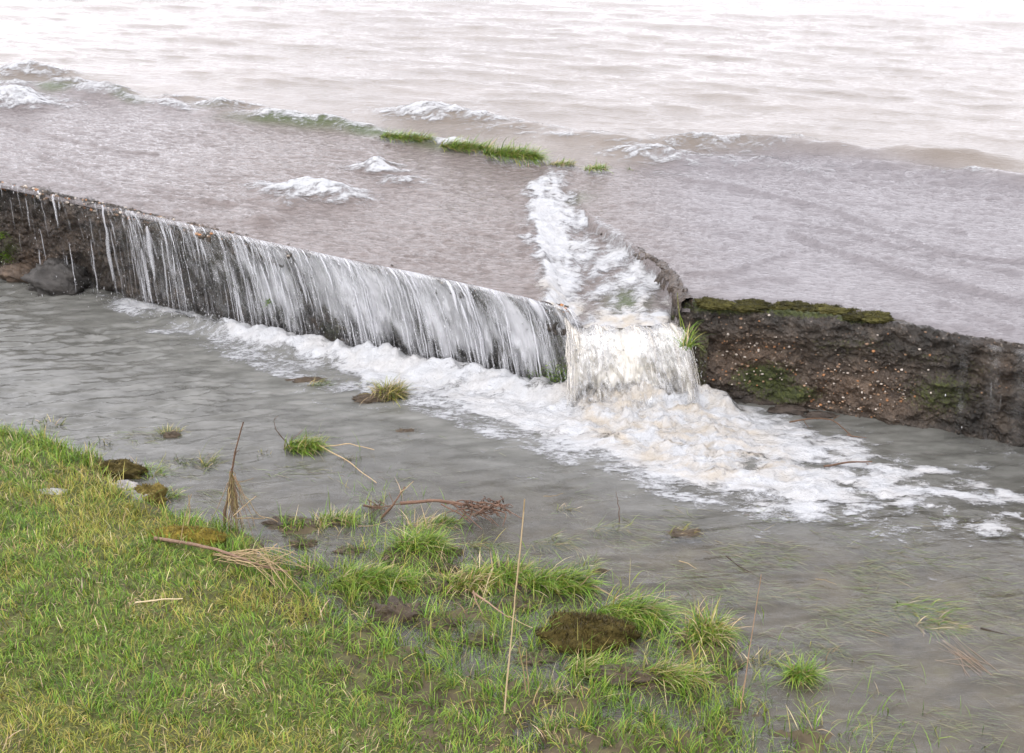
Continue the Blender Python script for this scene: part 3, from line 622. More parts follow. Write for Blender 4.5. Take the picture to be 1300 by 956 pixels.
def flooded():
    """thin blades combed flat by the current, at and just under the water"""
    N = 170000; x = rng.uniform(-2.9, 2.9, N); y = rng.uniform(3.3, 6.1, N); z, d = ground(x, y); px, py = proj(x, y, 0*x)
    cl = fbm(x*3.2, y*4.5, 180, 3); pr = ss(-.02, .45, cl)*ss(-1.35, -.1, d)*(d < .02)
    right = np.exp(-((px-1120)/240)**2-((py-760)/85)**2); mid = np.exp(-((px-900)/200)**2-((py-700)/60)**2); pr = np.clip(pr*.6+right*.7*ss(-.4,.1,cl)+mid*.5*ss(-.3,.2,cl), 0, 1)*(py > 505)
    k = rng.random(N) < pr; x, y, cl = x[k], y[k], cl[k]; n = len(x)
    zz = rng.uniform(-.018, .002, n)+np.where(rng.random(n) < .10, .004, 0)
    pal = np.array([(.14, .18, .06), (.20, .24, .09), (.26, .24, .13), (.16, .13, .09)]); c = pick(pal, n)
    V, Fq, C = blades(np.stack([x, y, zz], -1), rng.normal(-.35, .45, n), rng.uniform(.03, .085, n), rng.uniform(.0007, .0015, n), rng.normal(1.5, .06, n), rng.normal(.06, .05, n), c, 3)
    obj('flooded_grass', mesh('flooded_grass', V, Fq, M['blade'], True, {'col': C}), label='drowned grass combed flat by the current under shallow water', cat='grass', kind='stuff')
flooded()
def tuft(px, py, rx, ry, n, L, label, z=None, pal=None, flow=None, group='grass tufts standing in the flood water', mix=.16, lean=.65, soil=None, name='grass_tuft', cat='grass tuft', up=0.0, name_soil='soil_clump'):
    c = P(px, py, z if z is not None else 0.0); base = np.zeros((n, 3)); a = rng.uniform(0, 6.28, n); rr = np.sqrt(rng.random(n))
    base[:, 0] = rr*np.cos(a)*rx; base[:, 1] = rr*np.sin(a)*ry
    if flow is not None and isinstance(flow, tuple): base[:, 1] += base[:, 0]*flow[1]; fl = flow[0]
    else: fl = flow
    if z is None:
        gz, _ = ground(base[:, 0]+c[0], base[:, 1]+c[1]); base[:, 2] = np.clip(gz, -.012, .2)-c[2]-.004
    else: base[:, 2] = -.012+.012*np.cos(rr*1.5)
    if up: base[:, 2] = np.maximum(base[:, 2], up*np.sqrt(np.clip(1-rr**2, 0, 1))-.01)
    head = np.arctan2(base[:, 1]/ry, base[:, 0]/rx)+rng.normal(0, 1.0, n) if fl is None else rng.normal(fl, .5, n)
    if fl is None: hd = rng.uniform(-1.2, .6); head = np.where(rng.random(n) < .55, rng.normal(hd, .6, n), head)
    pal = GREEN*1.1 if pal is None else pal; col = pick(pal, n); col = np.where((rng.random(n) < mix)[:, None], pick(YEL, n), col); col = np.where((rng.random(n) < mix*.8)[:, None], pick(STRAW, n), col)
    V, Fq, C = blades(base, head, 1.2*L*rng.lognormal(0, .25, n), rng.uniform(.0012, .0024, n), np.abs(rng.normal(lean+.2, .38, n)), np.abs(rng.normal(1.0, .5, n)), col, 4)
    o = obj(name, mesh(name, V, Fq, M['blade'], True, {'col': C}), label=label, cat=cat, group=group, loc=c)
    if soil:
        mb = MB()
        for dx, dy, r1, r2, r3 in soil: mb.add(*lump((dx, dy, -.008), (r1, r2, r3), int(abs(px+dx*100)) % 90, .38, 1.9), (.055, .038, .022))
        obj(name_soil, mb.mesh(name_soil, M['soil']), o)
    return o
PALE = np.array([(.16, .20, .08), (.22, .24, .11), (.12, .16, .05)]); DARK = np.array([(.05, .075, .015), (.08, .10, .02), (.07, .05, .02)])
cg = 'grass growing along the crest of the weir'; zc = .612
tuft(515, 174, .17, .035, 1040, 0.050, 'first strip of green grass on the weir crest, leftmost of its line', zc, flow=(-.4, -.30), group=cg, lean=.8)
tuft(590, 186, .16, .045, 1240, 0.056, 'second strip of crest grass, left half of the longest run', zc, flow=(-.4, -.30), group=cg, lean=.8, mix=.2)
tuft(650, 198, .17, .055, 1800, 0.069, 'thickest grass hump on the weir crest, right half of the longest run', zc, flow=(-.5, -.35), group=cg, lean=.8, up=.02)
tuft(713, 208, .075, .03, 240, .035, 'small brownish grass clump on crest, right of the long run', zc-.01, flow=(-.2, -.2), group=cg, mix=.35, pal=GREEN*.9)
tuft(756, 214, .065, .03, 260, .034, 'small bright green clump on crest above the notch', zc-.01, group=cg)
tuft(773, 235, .03, .02, 50, .03, 'tiny green sprig poking through water behind the notch', .53, group=cg)
tuft(800, 216, .035, .015, 30, .025, 'faint sparse sprig at right end of the crest grass', .575, group=cg)
tuft(494, 503, .065, .05, 420, .065, 'tan and green tuft beside dark mud, nearest the foam', pal=np.array([(.16, .17, .05), (.24, .21, .09), (.09, .12, .02)]), mix=.35, up=.035, soil=[(-.10, -.03, .07, .04, .03), (-.03, .0, .06, .05, .035)])
tuft(404, 488, .06, .03, 180, .04, 'pale tuft upstream of the tan tuft, half drowned', pal=PALE, flow=-.1, soil=[(-.05, .06, .10, .03, .012)])
tuft(455, 487, .09, .04, 220, .05, 'drowned pale grass streaming left of the tan tuft', pal=PALE, flow=-.3, lean=1.2)
tuft(385, 568, .085, .05, 480, .07, 'bright green tuft crossed by straw in mid pool', flow=-.7, up=.02)
tuft(440, 580, .03, .02, 40, .04, 'dark leafy sprig right of the green tuft', pal=DARK, name='water_weed', cat='plant', group=None)
tuft(430, 597, .05, .02, 60, .03, 'dark trailing weed under the long floating straw', pal=DARK, name='water_weed', cat='plant', group=None, lean=1.2)
tuft(214, 548, .05, .025, 170, .045, 'small olive tuft left of the upright dead stalk', pal=PALE*.8, mix=.3, soil=[(.02, -.03, .04, .02, .02)])
tuft(230, 585, .09, .03, 90, .05, 'sparse drowned tuft just above the bank stones', pal=DARK*1.3, flow=-.4)
tuft(262, 590, .03, .03, 80, .06, 'thin upright green tuft right beside the upright dead stalk', pal=DARK*1.4)
tuft(180, 600, .10, .04, 260, .05, 'low green fringe in the water behind the bank stones')
tuft(205, 628, .07, .03, 200, .05, 'green fringe at the water edge right of the bank stones')
tuft(130, 562, .06, .02, 60, .04, 'sparse dark shoots near the muddy bank edge', pal=DARK)
tuft(60, 538, .08, .03, 80, .045, 'scattered faint shoots in water near left frame edge', pal=PALE*.8)
tuft(335, 575, .03, .02, 40, .03, 'tiny green shoots left of the bright straw-crossed tuft', pal=DARK)
tuft(426, 660, .085, .035, 330, .055, 'green tuft on a dark mud lump right of the dead stalk', flow=-.3, mix=.25, soil=[(-.16, -.03, .11, .05, .03), (-.02, -.02, .08, .04, .025)])
tuft(532, 700, .10, .045, 620, .07, 'rounded bright tuft on mud below the fallen branch', up=.05, soil=[(-.09, -.04, .05, .05, .035), (.0, -.02, .10, .05, .03)])
tuft(558, 662, .07, .035, 280, .05, 'green tuft sheltering directly under the fallen branch', flow=-.3)
tuft(533, 668, .06, .03, 130, .06, 'straw coloured tuft left of the one under the branch', pal=STRAW, mix=.1)
tuft(612, 690, .08, .03, 190, .06, 'pale tuft flattened by the current below the branch roots', pal=PALE, flow=-.4, lean=1.1)
tuft(700, 686, .09, .035, 210, .06, 'pale streaming tuft just right of the tall straw', pal=PALE, flow=-.3, lean=1.1)
tuft(770, 668, .09, .03, 150, .05, 'thin pale tuft beside a short red twig', pal=PALE, flow=-.4, lean=1.1)
tuft(717, 645, .04, .02, 90, .035, 'small olive tuft with a scrap of foam', pal=PALE*.8, mix=.3)
tuft(745, 715, .04, .02, 90, .05, 'small pale shoots above the long green tuft', pal=PALE, soil=[(.04, -.06, .04, .02, .02)])
tuft(705, 745, .12, .05, 620, .085, 'long green tuft leaning right, behind the mossy hummock', flow=-.5, up=.03, soil=[(-.12, .0, .07, .03, .02)])
tuft(795, 782, .13, .06, 800, .095, 'big fresh green tuft arching over the mossy hummock', flow=-.6, lean=.8, up=.035)
tuft(640, 735, .12, .05, 520, .065, 'green tuft between two mud puddles, left of the long leaning one', up=.03, soil=[(.0, -.06, .10, .03, .02)])
tuft(590, 745, .10, .045, 360, .06, 'brown speckled tuft on mud beside the broken reed', mix=.4, up=.03, soil=[(-.10, .0, .09, .04, .035)])
tuft(470, 742, .15, .06, 900, .075, 'wide lush tuft at the shore below the dead stalk', flow=-.2, up=.03)
tuft(505, 780, .05, .03, 70, .05, 'few long blades over a bare mud lump', mix=.5, soil=[(0, 0, .10, .055, .05)])
tuft(895, 808, .075, .07, 560, .075, 'upright tuft with brown seed tips right of the hummock', mix=.3, up=.04, soil=[(-.06, -.03, .05, .04, .03)])
tuft(885, 778, .02, .02, 40, .05, 'brown withered sprig on top of the upright tuft', pal=STRAW*.45, name='withered_sprig', cat='plant', group=None, lean=.6)
tuft(1015, 858, .05, .035, 300, .06, 'small dense green tuft near lower right', up=.02)
tuft(965, 838, .06, .03, 110, .05, 'sparse tuft left of the small dense one at lower right', pal=PALE*.8)
tuft(1165, 770, .12, .05, 220, .06, 'bright half drowned tuft swept right, in the right shallows', flow=-.5, lean=1.1)
tuft(1190, 790, .09, .035, 260, .055, 'yellow green blades trailing from the swept tuft at right', flow=-.5, lean=1.2, mix=.4)
tuft(1050, 822, .06, .025, 80, .045, 'faint drowned tuft left of the swept tuft', pal=PALE*.7, flow=-.2, lean=1.1)
tuft(907, 496, .055, .03, 190, .05, 'tiny bright green tuft at the foot of the right wall', z=.01, group=None)
tuft(868, 676, .07, .03, 200, .035, 'brown drowned clump alone below the foam', pal=STRAW*.4, flow=-.2, soil=[(0, -.01, .08, .035, .016)], group=None, name='drowned_clump', cat='plant')
tuft(515, 548, .04, .02, 60, .03, 'low dark mud clump with withered blades in open water', pal=STRAW*.45, soil=[(0, 0, .05, .025, .018)], group=None, name='drowned_clump', cat='plant')
tuft(850, 862, .10, .05, 420, .08, 'grass tuft at the lower shore under the upright tuft', flow=-.3, mix=.3)
tuft(745, 850, .10, .05, 420, .08, 'bright grass tuft at the shore below the mossy hummock', flow=-.2, mix=.2)
tuft(870, 440, .03, .03, 60, .09, 'long green blades hanging from the broken rim of notch', z=.36, group=None, lean=.2)
def clod(px, py, r1, r2, r3, label, seed):
    c = P(px, py, 0); gz = float(ground(np.array([c[0]]), np.array([c[1]]))[0][0]); c[2] = max(gz, -.01); v, f = lump((0, 0, 0), (r1, r2, r3), seed, .34, 1.9, 48, 28)
    mb = MB(); mb.add(v, f, np.clip(np.array((.060, .042, .024))*(1+.5*fbm(v[:, 0]*30, v[:, 1]*30+v[:, 2]*20, seed, 3))[:, None], .008, 1)); o = obj('mud_clod', mb.mesh('mud_clod', M['soil']), None, label, 'mud clod', 'mud clods in the flooded turf', None, c)
    k = rng.integers(len(v), size=260); k = k[v[k, 2] > 0]; b = v[k]
    V, Fq, C = blades(b, rng.uniform(0, 6.28, len(b)), rng.uniform(.012, .035, len(b)), rng.uniform(.0008, .0015, len(b)), np.abs(rng.normal(.8, .4, len(b))), rng.normal(.7, .4, len(b)), pick(np.vstack([STRAW*.35, GREEN*.6]), len(b)), 3)
    obj('withered_grass', mesh('withered_grass', V, Fq, M['blade'], True, {'col': C}), o)
for i, a in enumerate([(555, 792, .08, .04, .03, 'mud clod between the bare mud lump and the split reed'), (610, 812, .07, .04, .028, 'low mud clod just left of the tall pale stem'), (655, 770, .08, .035, .03, 'mud clod left of the mossy hummock, under the leaning tuft'),
        (800, 862, .12, .05, .03, 'broad mud clod on the lower shore under the hummock'), (560, 725, .07, .03, .03, 'mud clod right of the rounded bright tuft'), (445, 700, .07, .03, .022, 'small mud clod left of the rounded bright tuft'),
        (925, 845, .06, .03, .025, 'mud clod right of the upright seedy tuft'), (680, 838, .08, .04, .025, 'mud clod right of the tall pale stem foot'), (385, 690, .06, .03, .022, 'little mud clod by the dry stalk spray'), (575, 700, .05, .025, .018, 'smallest mud clod below the branch roots')]):
    clod(*a, 60+i)
# plants on the far left wall, weed in the falls
def wall_plant(px, py, z, n, s, label, name='wall_fern', col=GREEN):
    x = P(px, py, z)[0]; y = float(Yedge(x))-.035; r = rng; c = np.array([x, y, z]); base = r.normal(0, 1, (n, 3))*np.array([s, .008, s*.8])
    V, Fq, C = blades(base, r.normal(-math.pi/2, .8, n), r.uniform(.012, .03, n), r.uniform(.002, .004, n), r.uniform(.6, 1.6, n), r.uniform(.2, .9, n), pick(col, n), 3)
    obj(name, mesh(name, V, Fq, M['blade'], True, {'col': C}), label=label, cat='plant', loc=c)
wall_plant(14, 322, .11, 130, .020, 'green leafy plant low on the wall at far left')
wall_plant(3, 300, .24, 70, .014, 'small plant above the leafy one, at left frame edge')
wall_plant(340, 385, .2, 50, .012, 'green sprig behind the falling water, left wall')
wall_plant(712, 462, .10, 260, .045, 'bright green weed at foot of the left wall beside the chute', 'water_weed', GREEN*1.1)
wall_plant(690, 470, .06, 160, .04, 'green weed low behind the curtain, left of bright weed', 'water_weed', GREEN*.8)

# moss cushions on the right wall top
def moss(px, py, z, r, label, seed, par=None, n=500, pal=None, blade=.010, rough=.34, fq=2.2):
    c = P(px, py, z); v, f = lump((0, 0, 0), r, seed, rough, fq, 64, 34)
    col = np.array((.10, .095, .02)) if pal is None else np.array(pal); mb = MB(); cc = col*(1+.5*fbm(v[:, 0]*30, v[:, 1]*30+v[:, 2]*20, seed, 3))[:, None]; mb.add(v, f, np.clip(cc, .01, 1))
    o = obj('moss_cushion', mb.mesh('moss_cushion', M['moss']), par, label, None if par else 'moss', None if par else None, None, c)
    k = rng.integers(len(v), size=n); k = k[v[k, 2] > -.2*r[2]]; b = v[k]
    V, Fq, C = blades(b, rng.uniform(0, 6.28, len(b)), rng.uniform(.5, 1.3, len(b))*blade, rng.uniform(.0008, .0016, len(b)), np.abs(rng.normal(.5, .4, len(b))), rng.normal(.5, .4, len(b)), pick(np.array([col*1.3, col, col*.6, col*1.8]), len(b)), 2)
    obj('moss_leaves', mesh('moss_leaves', V, Fq, M['blade'], True, {'col': C}), o)
    return o
mo = (.042, .038, .012)
mr = np.random.default_rng(12)
for i in range(22):
    a = mr.uniform(895, 1135); k = mr.uniform(.5, 1.3); b = np.interp(a, [890, 1000, 1060, 1135], [386, 389, 392, 410])+mr.uniform(-4, 4)
    moss(a, b, .487, (.060*k, .032*k, .011*k), 'olive brown moss cushion on top of the right wall', 20+i, wr, 220, np.array(mo)*mr.uniform(.7, 1.5))
moss(748, 806, .014, (.150, .095, .062), 'rounded olive brown mossy hummock among the grass by the water', 31, None, 6000, (.065, .050, .016), .016, .26, 1.7)
moss(232, 686, .06, (.16, .06, .045), 'golden green moss mound beside the brown stick on the bank', 32, None, 4000, (.17, .13, .025), .010, .2, 1.4)
moss(188, 632, .02, (.07, .05, .05), 'mossy lump between the two bank stones', 35, None, 1400, (.13, .10, .03), .009)
moss(150, 598, .02, (.11, .05, .045), 'dark mossy mud lip above the bank stones', 36, None, 1400, (.07, .055, .02), .009)

# ------------------------------------------------------------------ stones
def stone(px, py, z, r, label, seed, col=(.22, .20, .18)):
    v, f = lump((0, 0, 0), r, seed, .3, 1.6, 48, 30); mb = MB(); mb.add(v, f, np.clip(np.array(col)*(1+.4*fbm(v[:, 0]*20, v[:, 1]*20+v[:, 2]*17, seed, 3))[:, None], .01, 1))
    return obj('stone', mb.mesh('stone', M['stone']), None, label, 'stone', None, None, P(px, py, z))
stone(160, 621, .03, (.065, .045, .03), 'flat pale grey stone on the bank edge, upper of two', 41, (.28, .26, .25))
stone(176, 634, .025, (.07, .045, .035), 'darker grey bank stone, lower of two at the water edge', 42, (.19, .175, .165))
stone(60, 626, .09, (.09, .03, .012), 'thin grey stone sunk in the bank turf', 43, (.27, .26, .24))
v_ = P(85, 338, .06); bo = stone(88, 338, .045, (.17, .10, .11), 'large dark wet boulder at foot of the left wall', 44, (.042, .038, .034)); bo.location.y = float(Yedge(v_[0]))-.06
v_ = P(35, 345, .0); bo = stone(30, 345, .03, (.12, .07, .06), 'brown broken rock left of the wet boulder', 45, (.07, .048, .032)); bo.location.y = float(Yedge(v_[0]))-.04
stone(735, 497, .02, (.05, .04, .05), 'dark stone at foot of the wall left of chute', 46, (.06, .06, .055))
for i, (a, b, rr) in enumerate([(925, 505, .05), (1000, 522, .06), (1040, 528, .045), (975, 512, .035)]):
    stone(a, b, .0, (rr*1.5, rr*.7, rr*.45), ['low brown rock in foam near the chute foot', 'longest low rock in foam under mossy right wall', 'low rock under the bare brown wall patch', 'smallest rock at the foot of the right wall'][i], 50+i, (.045, .034, .026))

# ------------------------------------------------------------------ sticks, stalks, straw
BR, RB, ST = (.13, .075, .045), (.15, .085, .055), (.40, .29, .16)
def path(pts, n=14, wob=.004):
    """pts: (px, py, z) -> smooth world polyline"""
    w = np.array([P(*p) for p in pts]); d = np.concatenate([[0], np.cumsum(np.linalg.norm(np.diff(w, axis=0), axis=1))]); k = np.linspace(0, d[-1], n)
    q = np.stack([np.interp(k, d, w[:, i]) for i in range(3)], -1)
    for _ in range(2): q[1:-1] = (q[:-2]+2*q[1:-1]+q[2:])/4
    wo = np.cumsum(rng.normal(0, wob/3, (n, 3)), 0); wo -= np.linspace(0, 1, n)[:, None]*wo[-1]; return q+wo*np.sin(np.linspace(0, math.pi, n))[:, None]
def upright(px, py, z, tops, n=16, wob=.006):
    """a stem rooted at a pixel on height z; tops: list of (px, py) its nodes reach, in the vertical plane through the root"""
    r0 = P(px, py, z); pts = [r0]
    for a, b in tops:
        d = P(a, b, 0)-np.array([0, 0, H]); t = (r0[1]-.03*len(pts))/d[1]; pts.append(np.array([0, 0, H])+d*t)
    w = np.array(pts); d = np.concatenate([[0], np.cumsum(np.linalg.norm(np.diff(w, axis=0), axis=1))]); k = np.linspace(0, d[-1], n)
    return np.stack([np.interp(k, d, w[:, i]) for i in range(3)], -1)+rng.normal(0, wob/4, (n, 3))
def stick(name, label, cat, runs, mat='wood', group=None):
    mb = MB()
    for pts, r0, r1, col in runs:
        mb.tube(pts, np.linspace(r0, r1, len(pts)), np.array(col)*rng.uniform(.85, 1.15), 6, .12)
    o = mb.mesh(name, M[mat]); return obj(name, o, None, label, cat, group)
stick('twig', 'forked dark twig lying on foam near the right wall', 'twig', [(path([(1002, 536, .03), (1030, 531, .045), (1058, 532, .04), (1075, 548, .02), (1088, 560, .0)]), .004, .0022, BR), (path([(1020, 533, .04), (1027, 543, .0)], 5), .002, .001, BR), (path([(1058, 532, .04), (1066, 527, .07)], 5), .002, .001, BR), (path([(1075, 552, .02), (1100, 556, .01)], 5), .0025, .001, BR)])
stick('stick', 'straight reddish stick floating on foam at right', 'stick', [(path([(1046, 592, .02), (1080, 588, .022), (1107, 586, .024)]), .0048, .003, (.12, .07, .045)), (path([(1100, 588, .02), (1108, 593, .0)], 5), .002, .001, RB)])
def dead_stalk():
    root = bpy.data.objects.new('dead_stalk', None); COL.objects.link(root); c = P(285, 672, .0); root.location = c.tolist()
    root['label'] = 'upright brown dead stalk draped with straw at the bank edge'; root['category'] = 'dead plant'
    mb = MB(); main = upright(284, 676, -.02, [(287, 640), (294, 600), (300, 570), (309, 536)])-c; mb.tube(main, np.linspace(.0062, .0024, len(main)), RB, 7, .12)
    s = upright(300, 572, .0, [(303, 560), (298, 545)], 6); 
    d = main[10]; mb.tube(np.array([d, d+[.01, 0, .03], d+[.025, -.01, .045]]), [.002, .0015, .001], RB)
    obj('stem', mb.mesh('stem', M['wood']), root)
    mb = MB(); top = main[8]
    for i in range(48):
        a = np.clip(rng.normal(.1, .45), -1, 1); L = rng.uniform(.10, .30); side = a*.11+.01; fr = rng.normal(-.02, .03)
        side *= rng.choice([.35, 1.]); k = np.linspace(0, 1, 7)[:, None]; p = rng.normal(0, .004, (7, 3))+top+np.array([0, 0, rng.uniform(-.03, .02)])+np.concatenate([k*side*L/.22, k*fr, -k**1.15*L*(1-.35*abs(a))], 1); p[:, 2] = np.maximum(p[:, 2], .0)
        mb.tube(p, np.linspace(.0018, .0009, 7), np.array(ST)*rng.uniform(.25, 1.0)+rng.normal(0, .01, 3), 4)
    for (a, b) in [((300, 598), (336, 658)), ((296, 595), (325, 630)), ((318, 660), (352, 690))]:
        p = path([(a[0], a[1]+60, .25 if a[1] < 600 else .02), (b[0], b[1], .03)], 8)-c; mb.tube(p, .0018, ST, 5)
    obj('draped_straw', mb.mesh('draped_straw', M['straw']), root)
dead_stalk()
def branch():
    runs = [(path([(508, 639, .05), (550, 637, .055), (590, 641, .06), (625, 645, .05)], 18), .0075, .005, RB)]
    mb = MB()
    for pts, r0, r1, col in runs: mb.tube(pts, np.linspace(r0, r1, len(pts)), col, 7, .12)
    c = P(570, 642, 0)
    o = obj('fallen_branch', mb.mesh('fallen_branch', M['wood']), None, 'brown fallen branch with a tangle of roots at its right end', 'branch')
    mb = MB()
    for i in range(56):
        a = P(rng.uniform(585, 640), rng.uniform(636, 650), rng.uniform(.03, .09)); an = rng.uniform(-.6, 3.7); L = rng.uniform(.03, .11)
        k = np.linspace(0, 1, 6)[:, None]; p = a+k*np.array([math.cos(an)*L, -.03*rng.random(), math.sin(an)*L*.6-.02])+rng.normal(0, .004, (6, 3)); mb.tube(p, np.linspace(.0033, .0012, 6), np.array(RB)*rng.uniform(.5, 1.2), 5, .1)
    for q in ([(575, 640, .055), (600, 662, .03), (612, 672, .0)], [(600, 640, .06), (625, 660, .02), (633, 668, .0)], [(600, 641, .06), (632, 652, .03), (645, 640, .05)], [(560, 640, .06), (584, 652, .04), (598, 664, .01)], [(625, 645, .05), (640, 632, .09)], [(625, 646, .05), (645, 650, .05), (638, 668, .0)]):
        mb.tube(path(q, 8), np.linspace(.0036, .0015, 8), RB, 5, .15)
    obj('root_tangle', mb.mesh('root_tangle', M['wood']), o)
branch()
stick('stick', 'brown stick crossing the left end of the fallen branch', 'stick', [(path([(482, 660, -.01), (500, 640, .06), (514, 618, .10)]), .0055, .003, BR), (path([(508, 625, .09), (525, 611, .11)], 6), .002, .0012, ST), (path([(500, 640, .06), (494, 625, .09)], 5), .0016, .001, BR)])
stick('twig', 'ragged brown twig tangle at left end of the fallen branch', 'twig', [(path([(462, 641, .02), (480, 645, .03), (510, 639, .04)], 8), .003, .002, BR)]+[(path([(rng.uniform(460, 485), rng.uniform(634, 648), .04), (rng.uniform(466, 500), rng.uniform(638, 658), .0)], 5), .002, .001, BR) for _ in range(14)])
stick('straw', 'long pale straw floating right of the green tuft', 'straw', [(path([(405, 565, .03), (440, 585, .015), (478, 613, .006)]), .0024, .0016, ST)], 'straw')
stick('straw', 'short curved straw lying above the long floating one', 'straw', [(path([(408, 567, .015), (445, 563, .02), (475, 571, .01)]), .0026, .0016, ST)], 'straw')
stick('twig', 'thin dark twig rising left of the bright green tuft', 'twig', [(upright(362, 560, 0, [(350, 545), (347, 532), (352, 528)], 8), .002, .001, BR), (path([(370, 558, .02), (385, 545, .03)], 5), .0015, .001, BR)])
stick('straw', 'bent straw stuck in foam under the falls', 'straw', [(path([(494, 452, .02), (508, 435, .07), (520, 415, .14)], 8), .0022, .0014, ST)], 'straw')
stick('straw', 'small straw wisp caught at foot of the curtain', 'straw', [(path([(461, 421, .03), (475, 413, .06), (487, 410, .06)], 8), .002, .0014, ST), (path([(470, 416, .05), (490, 417, .04)], 6), .0014, .001, ST)], 'straw')
stick('tall_stem', 'tall pale upright straw stem in front of the water', 'dead stem', [(upright(640, 905, .05, [(650, 800), (658, 720), (665, 650)], 18, .002), .0030, .0015, (.50, .38, .23)), (upright(640, 905, .05, [(664, 660), (666, 634)], 6, .001)[3:], .0028, .002, ST)], 'straw')
stick('tall_stem', 'thin reddish upright stem at lower right of the shore', 'dead stem', [(upright(940, 905, .03, [(950, 835), (960, 770), (966, 730)], 16, .002), .0022, .001, (.42, .27, .17))], 'straw')
stick('tall_stem', 'short pair of pale stems on the bottom shore', 'dead stem', [(upright(668, 880, .04, [(664, 845), (658, 822)], 8, .002), .0022, .0012, ST), (upright(672, 882, .04, [(669, 850), (668, 824)], 8, .002), .002, .0014, ST)], 'straw')
stick('dry_stalk', 'pair of dry upright stalks over the golden moss mound', 'dead stem', [(upright(226, 700, .05, [(234, 660), (243, 627)], 8), .0022, .0012, ST), (upright(238, 682, .05, [(241, 650), (240, 628)], 8), .0022, .0012, ST)], 'straw')
stick('twig', 'short red twig standing beside the thin pale tuft', 'twig', [(upright(787, 662, 0, [(785, 640), (782, 625)], 8), .002, .001, RB)])
stick('stick', 'long brown stick lying in grass past the moss mound', 'stick', [(path([(196, 683, .10), (240, 690, .10), (290, 702, .09), (330, 718, .07), (365, 726, .05)], 20), .0075, .0035, (.19, .12, .08))])
stick('dry_stalk', 'spray of thin dry stalks at right end of the brown stick', 'dead stem', [(path([(rng.uniform(270, 300), rng.uniform(700, 712), .08), (rng.uniform(310, 350), rng.uniform(690, 725), rng.uniform(.05, .12)), (rng.uniform(350, 400), rng.uniform(690, 760), rng.uniform(.03, .09))], 9), .0014, .0007, np.array(ST)*rng.uniform(.7, 1.1)) for _ in range(26)], 'straw')
stick('straw', 'pale straw lying flat on the short bank grass', 'straw', [(path([(172, 765, .32), (200, 763, .33), (232, 760, .33)], 8), .0028, .0018, (.45, .36, .22))], 'straw')
stick('broken_reed', 'split orange brown reed lying on mud by the tufts', 'dead stem', [(path([(600, 752, .07), (620, 766, .06), (646, 784, .05)], 8), .0045, .0015, (.26, .17, .11)), (path([(601, 750, .08), (608, 772, .06), (613, 780, .05)], 6), .003, .0012, (.22, .14, .09)), (path([(646, 782, .05), (676, 797, .04)], 6), .0012, .0008, ST)], 'straw')
stick('twig', 'fine forked twig left of the mossy hummock tuft', 'twig', [(path([(748, 740, .02), (770, 752, .05), (800, 770, .03)], 8), .002, .001, (.3, .2, .12)), (path([(735, 745, .03), (748, 732, .07)], 5), .002, .001, (.3, .2, .12))])
stick('twig', 'dark submerged twig drifting below the foam', 'twig', [(path([(922, 706, .0), (935, 716, .003), (955, 728, .0)], 7), .003, .0015, (.05, .035, .025)), (path([(955, 728, .002), (975, 738, .0)], 5), .0015, .001, (.05, .035, .025))])
stick('twig', 'dark drifting twig near the right frame edge', 'twig', [(path([(1245, 797, .003), (1270, 804, .004), (1300, 808, .0)], 7), .003, .0015, (.06, .045, .035))])
stick('straw', 'tangle of reddish straws drowned right of the swept tuft', 'straw', [(path([(rng.uniform(1185, 1215), rng.uniform(805, 840), -.004), (rng.uniform(1225, 1270), rng.uniform(835, 862), .003)], 6), .0011, .0006, np.array((.24, .17, .12))*rng.uniform(.7, 1.2)) for _ in range(16)], 'straw')
for i, (a, b, c_, d_, lb) in enumerate([(236, 672, 262, 664, 'thin pale stalk lying across the golden moss mound'), (330, 655, 362, 668, 'pale stalk floating right of the draped stalk'), (455, 668, 492, 662, 'pale straw lying below the stick crossing'),
        (300, 612, 322, 607, 'short floating stalk right beside the draped stalk'), (690, 630, 715, 626, 'short dark stalk drifting past the tall straw'), (862, 712, 884, 722, 'short brown stalk drifting below the drowned clump'),
        (1035, 735, 1062, 742, 'brown stalk drifting above the swept tuft'), (1100, 800, 1128, 808, 'dull stalk drifting left of the drowned straws'), (560, 812, 598, 822, 'dry stalk fallen among the lower grass'), (440, 812, 470, 838, 'dry stalk leaning in grass left of the puddles')]):
    stick('stalk', lb, 'dead stem', [(path([(a, b, .012), ((a+c_)/2, (b+d_)/2+rng.uniform(-3, 3), .016), (c_, d_, .010)], 8), .0017, .0009, np.array(ST)*rng.uniform(.4, 1))], 'straw')
stick('leaf_stem', 'bent yellow blade standing at the broken rim', 'plant', [(upright(866, 420, .36, [(862, 395), (860, 372)], 8), .0022, .001, (.22, .24, .05))], 'straw')

# ------------------------------------------------------------------ light: overcast day
W = bpy.data.worlds.new('World'); S.world = W; W.use_nodes = True; nt = W.node_tree; bg = nt.nodes['Background']
sky = nt.nodes.new('ShaderNodeTexSky'); sky.sky_type = 'NISHITA'; sky.sun_disc = False; sky.sun_elevation = R(52); sky.sun_rotation = R(-150); sky.dust_density = 4
hs = nt.nodes.new('ShaderNodeHueSaturation'); hs.inputs['Saturation'].default_value = .0; nt.links.new(sky.outputs[0], hs.inputs['Color'])
mx = nt.nodes.new('ShaderNodeMix'); mx.data_type = 'RGBA'; mx.inputs[0].default_value = .80; nt.links.new(hs.outputs[0], mx.inputs[6]); mx.inputs[7].default_value = (14.0, 13.95, 14.9, 1)
tc = nt.nodes.new('ShaderNodeTexCoord'); mpw = nt.nodes.new('ShaderNodeMapping'); mpw.inputs['Scale'].default_value = (1, 1, 2.6); nt.links.new(tc.outputs['Generated'], mpw.inputs[0])
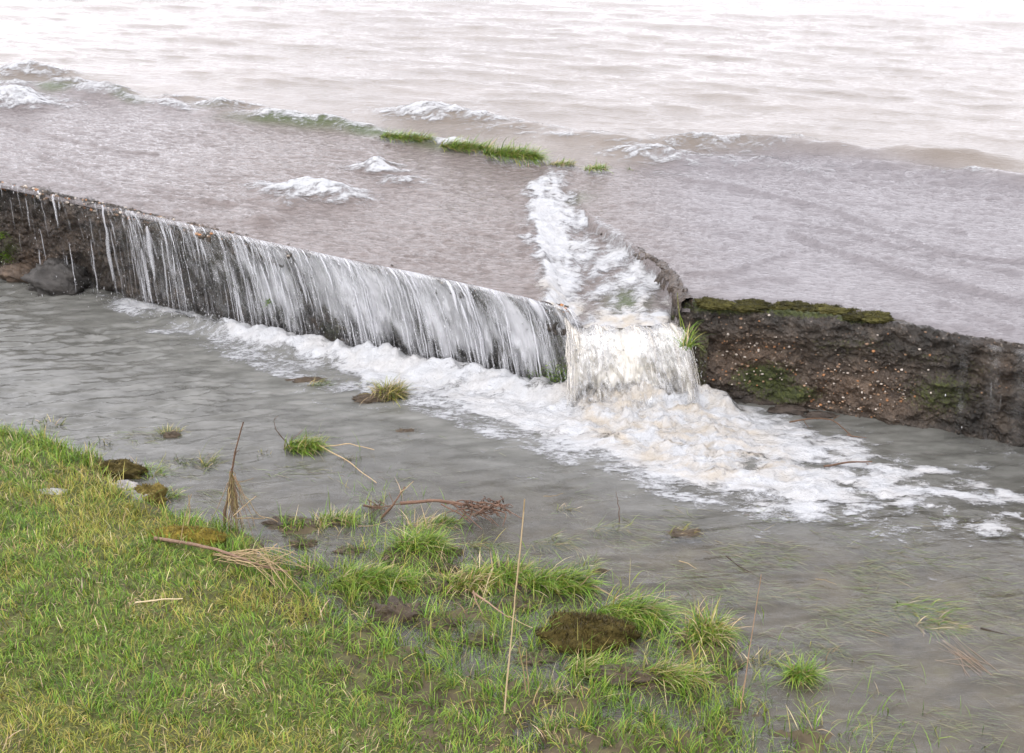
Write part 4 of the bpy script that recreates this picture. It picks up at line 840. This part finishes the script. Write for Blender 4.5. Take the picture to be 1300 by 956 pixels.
cn = nt.nodes.new('ShaderNodeTexNoise'); cn.inputs['Scale'].default_value = 2.6; cn.inputs['Detail'].default_value = 5; cn.inputs['Roughness'].default_value = .55; nt.links.new(mpw.outputs[0], cn.inputs['Vector'])
crp = nt.nodes.new('ShaderNodeValToRGB'); crp.color_ramp.elements[0].position = .32; crp.color_ramp.elements[0].color = (.50, .50, .52, 1); crp.color_ramp.elements[1].position = .66; crp.color_ramp.elements[1].color = (1, 1, 1, 1)
nt.links.new(cn.outputs['Fac'], crp.inputs[0])
sx = nt.nodes.new('ShaderNodeSeparateXYZ'); nt.links.new(tc.outputs['Generated'], sx.inputs[0])
zr = nt.nodes.new('ShaderNodeValToRGB'); e = zr.color_ramp.elements; e[0].position = .06; e[0].color = (1, 1, 1, 1); e[1].position = .75; e[1].color = (.78, .78, .78, 1); nt.links.new(sx.outputs['Z'], zr.inputs[0])
m1 = nt.nodes.new('ShaderNodeMix'); m1.data_type = 'RGBA'; m1.blend_type = 'MULTIPLY'; m1.inputs[0].default_value = 1; nt.links.new(mx.outputs[2], m1.inputs[6]); nt.links.new(crp.outputs[0], m1.inputs[7])
m2 = nt.nodes.new('ShaderNodeMix'); m2.data_type = 'RGBA'; m2.blend_type = 'MULTIPLY'; m2.inputs[0].default_value = 1; nt.links.new(m1.outputs[2], m2.inputs[6]); nt.links.new(zr.outputs[0], m2.inputs[7])
nt.links.new(m2.outputs[2], bg.inputs[0]); bg.inputs[1].default_value = .14
sun = bpy.data.lights.new('sun', 'SUN'); sun.energy = .9; sun.angle = R(40); sun.color = (1, .97, .94)
so = bpy.data.objects.new('sun', sun); COL.objects.link(so)
dirv = Vector((math.sin(R(-150))*math.cos(R(52)), math.cos(R(-150))*math.cos(R(52)), math.sin(R(52)))); so.rotation_euler = dirv.to_track_quat('Z', 'Y').to_euler()
S.view_settings.view_transform = 'Standard'; S.view_settings.look = 'None'; S.view_settings.exposure = 1.16; S.view_settings.gamma = 1
S.render.engine = 'CYCLES'; S.cycles.use_denoising = True; S.cycles.transparent_max_bounces = 24; S.cycles.max_bounces = 6; S.cycles.diffuse_bounces = 3; S.cycles.glossy_bounces = 3
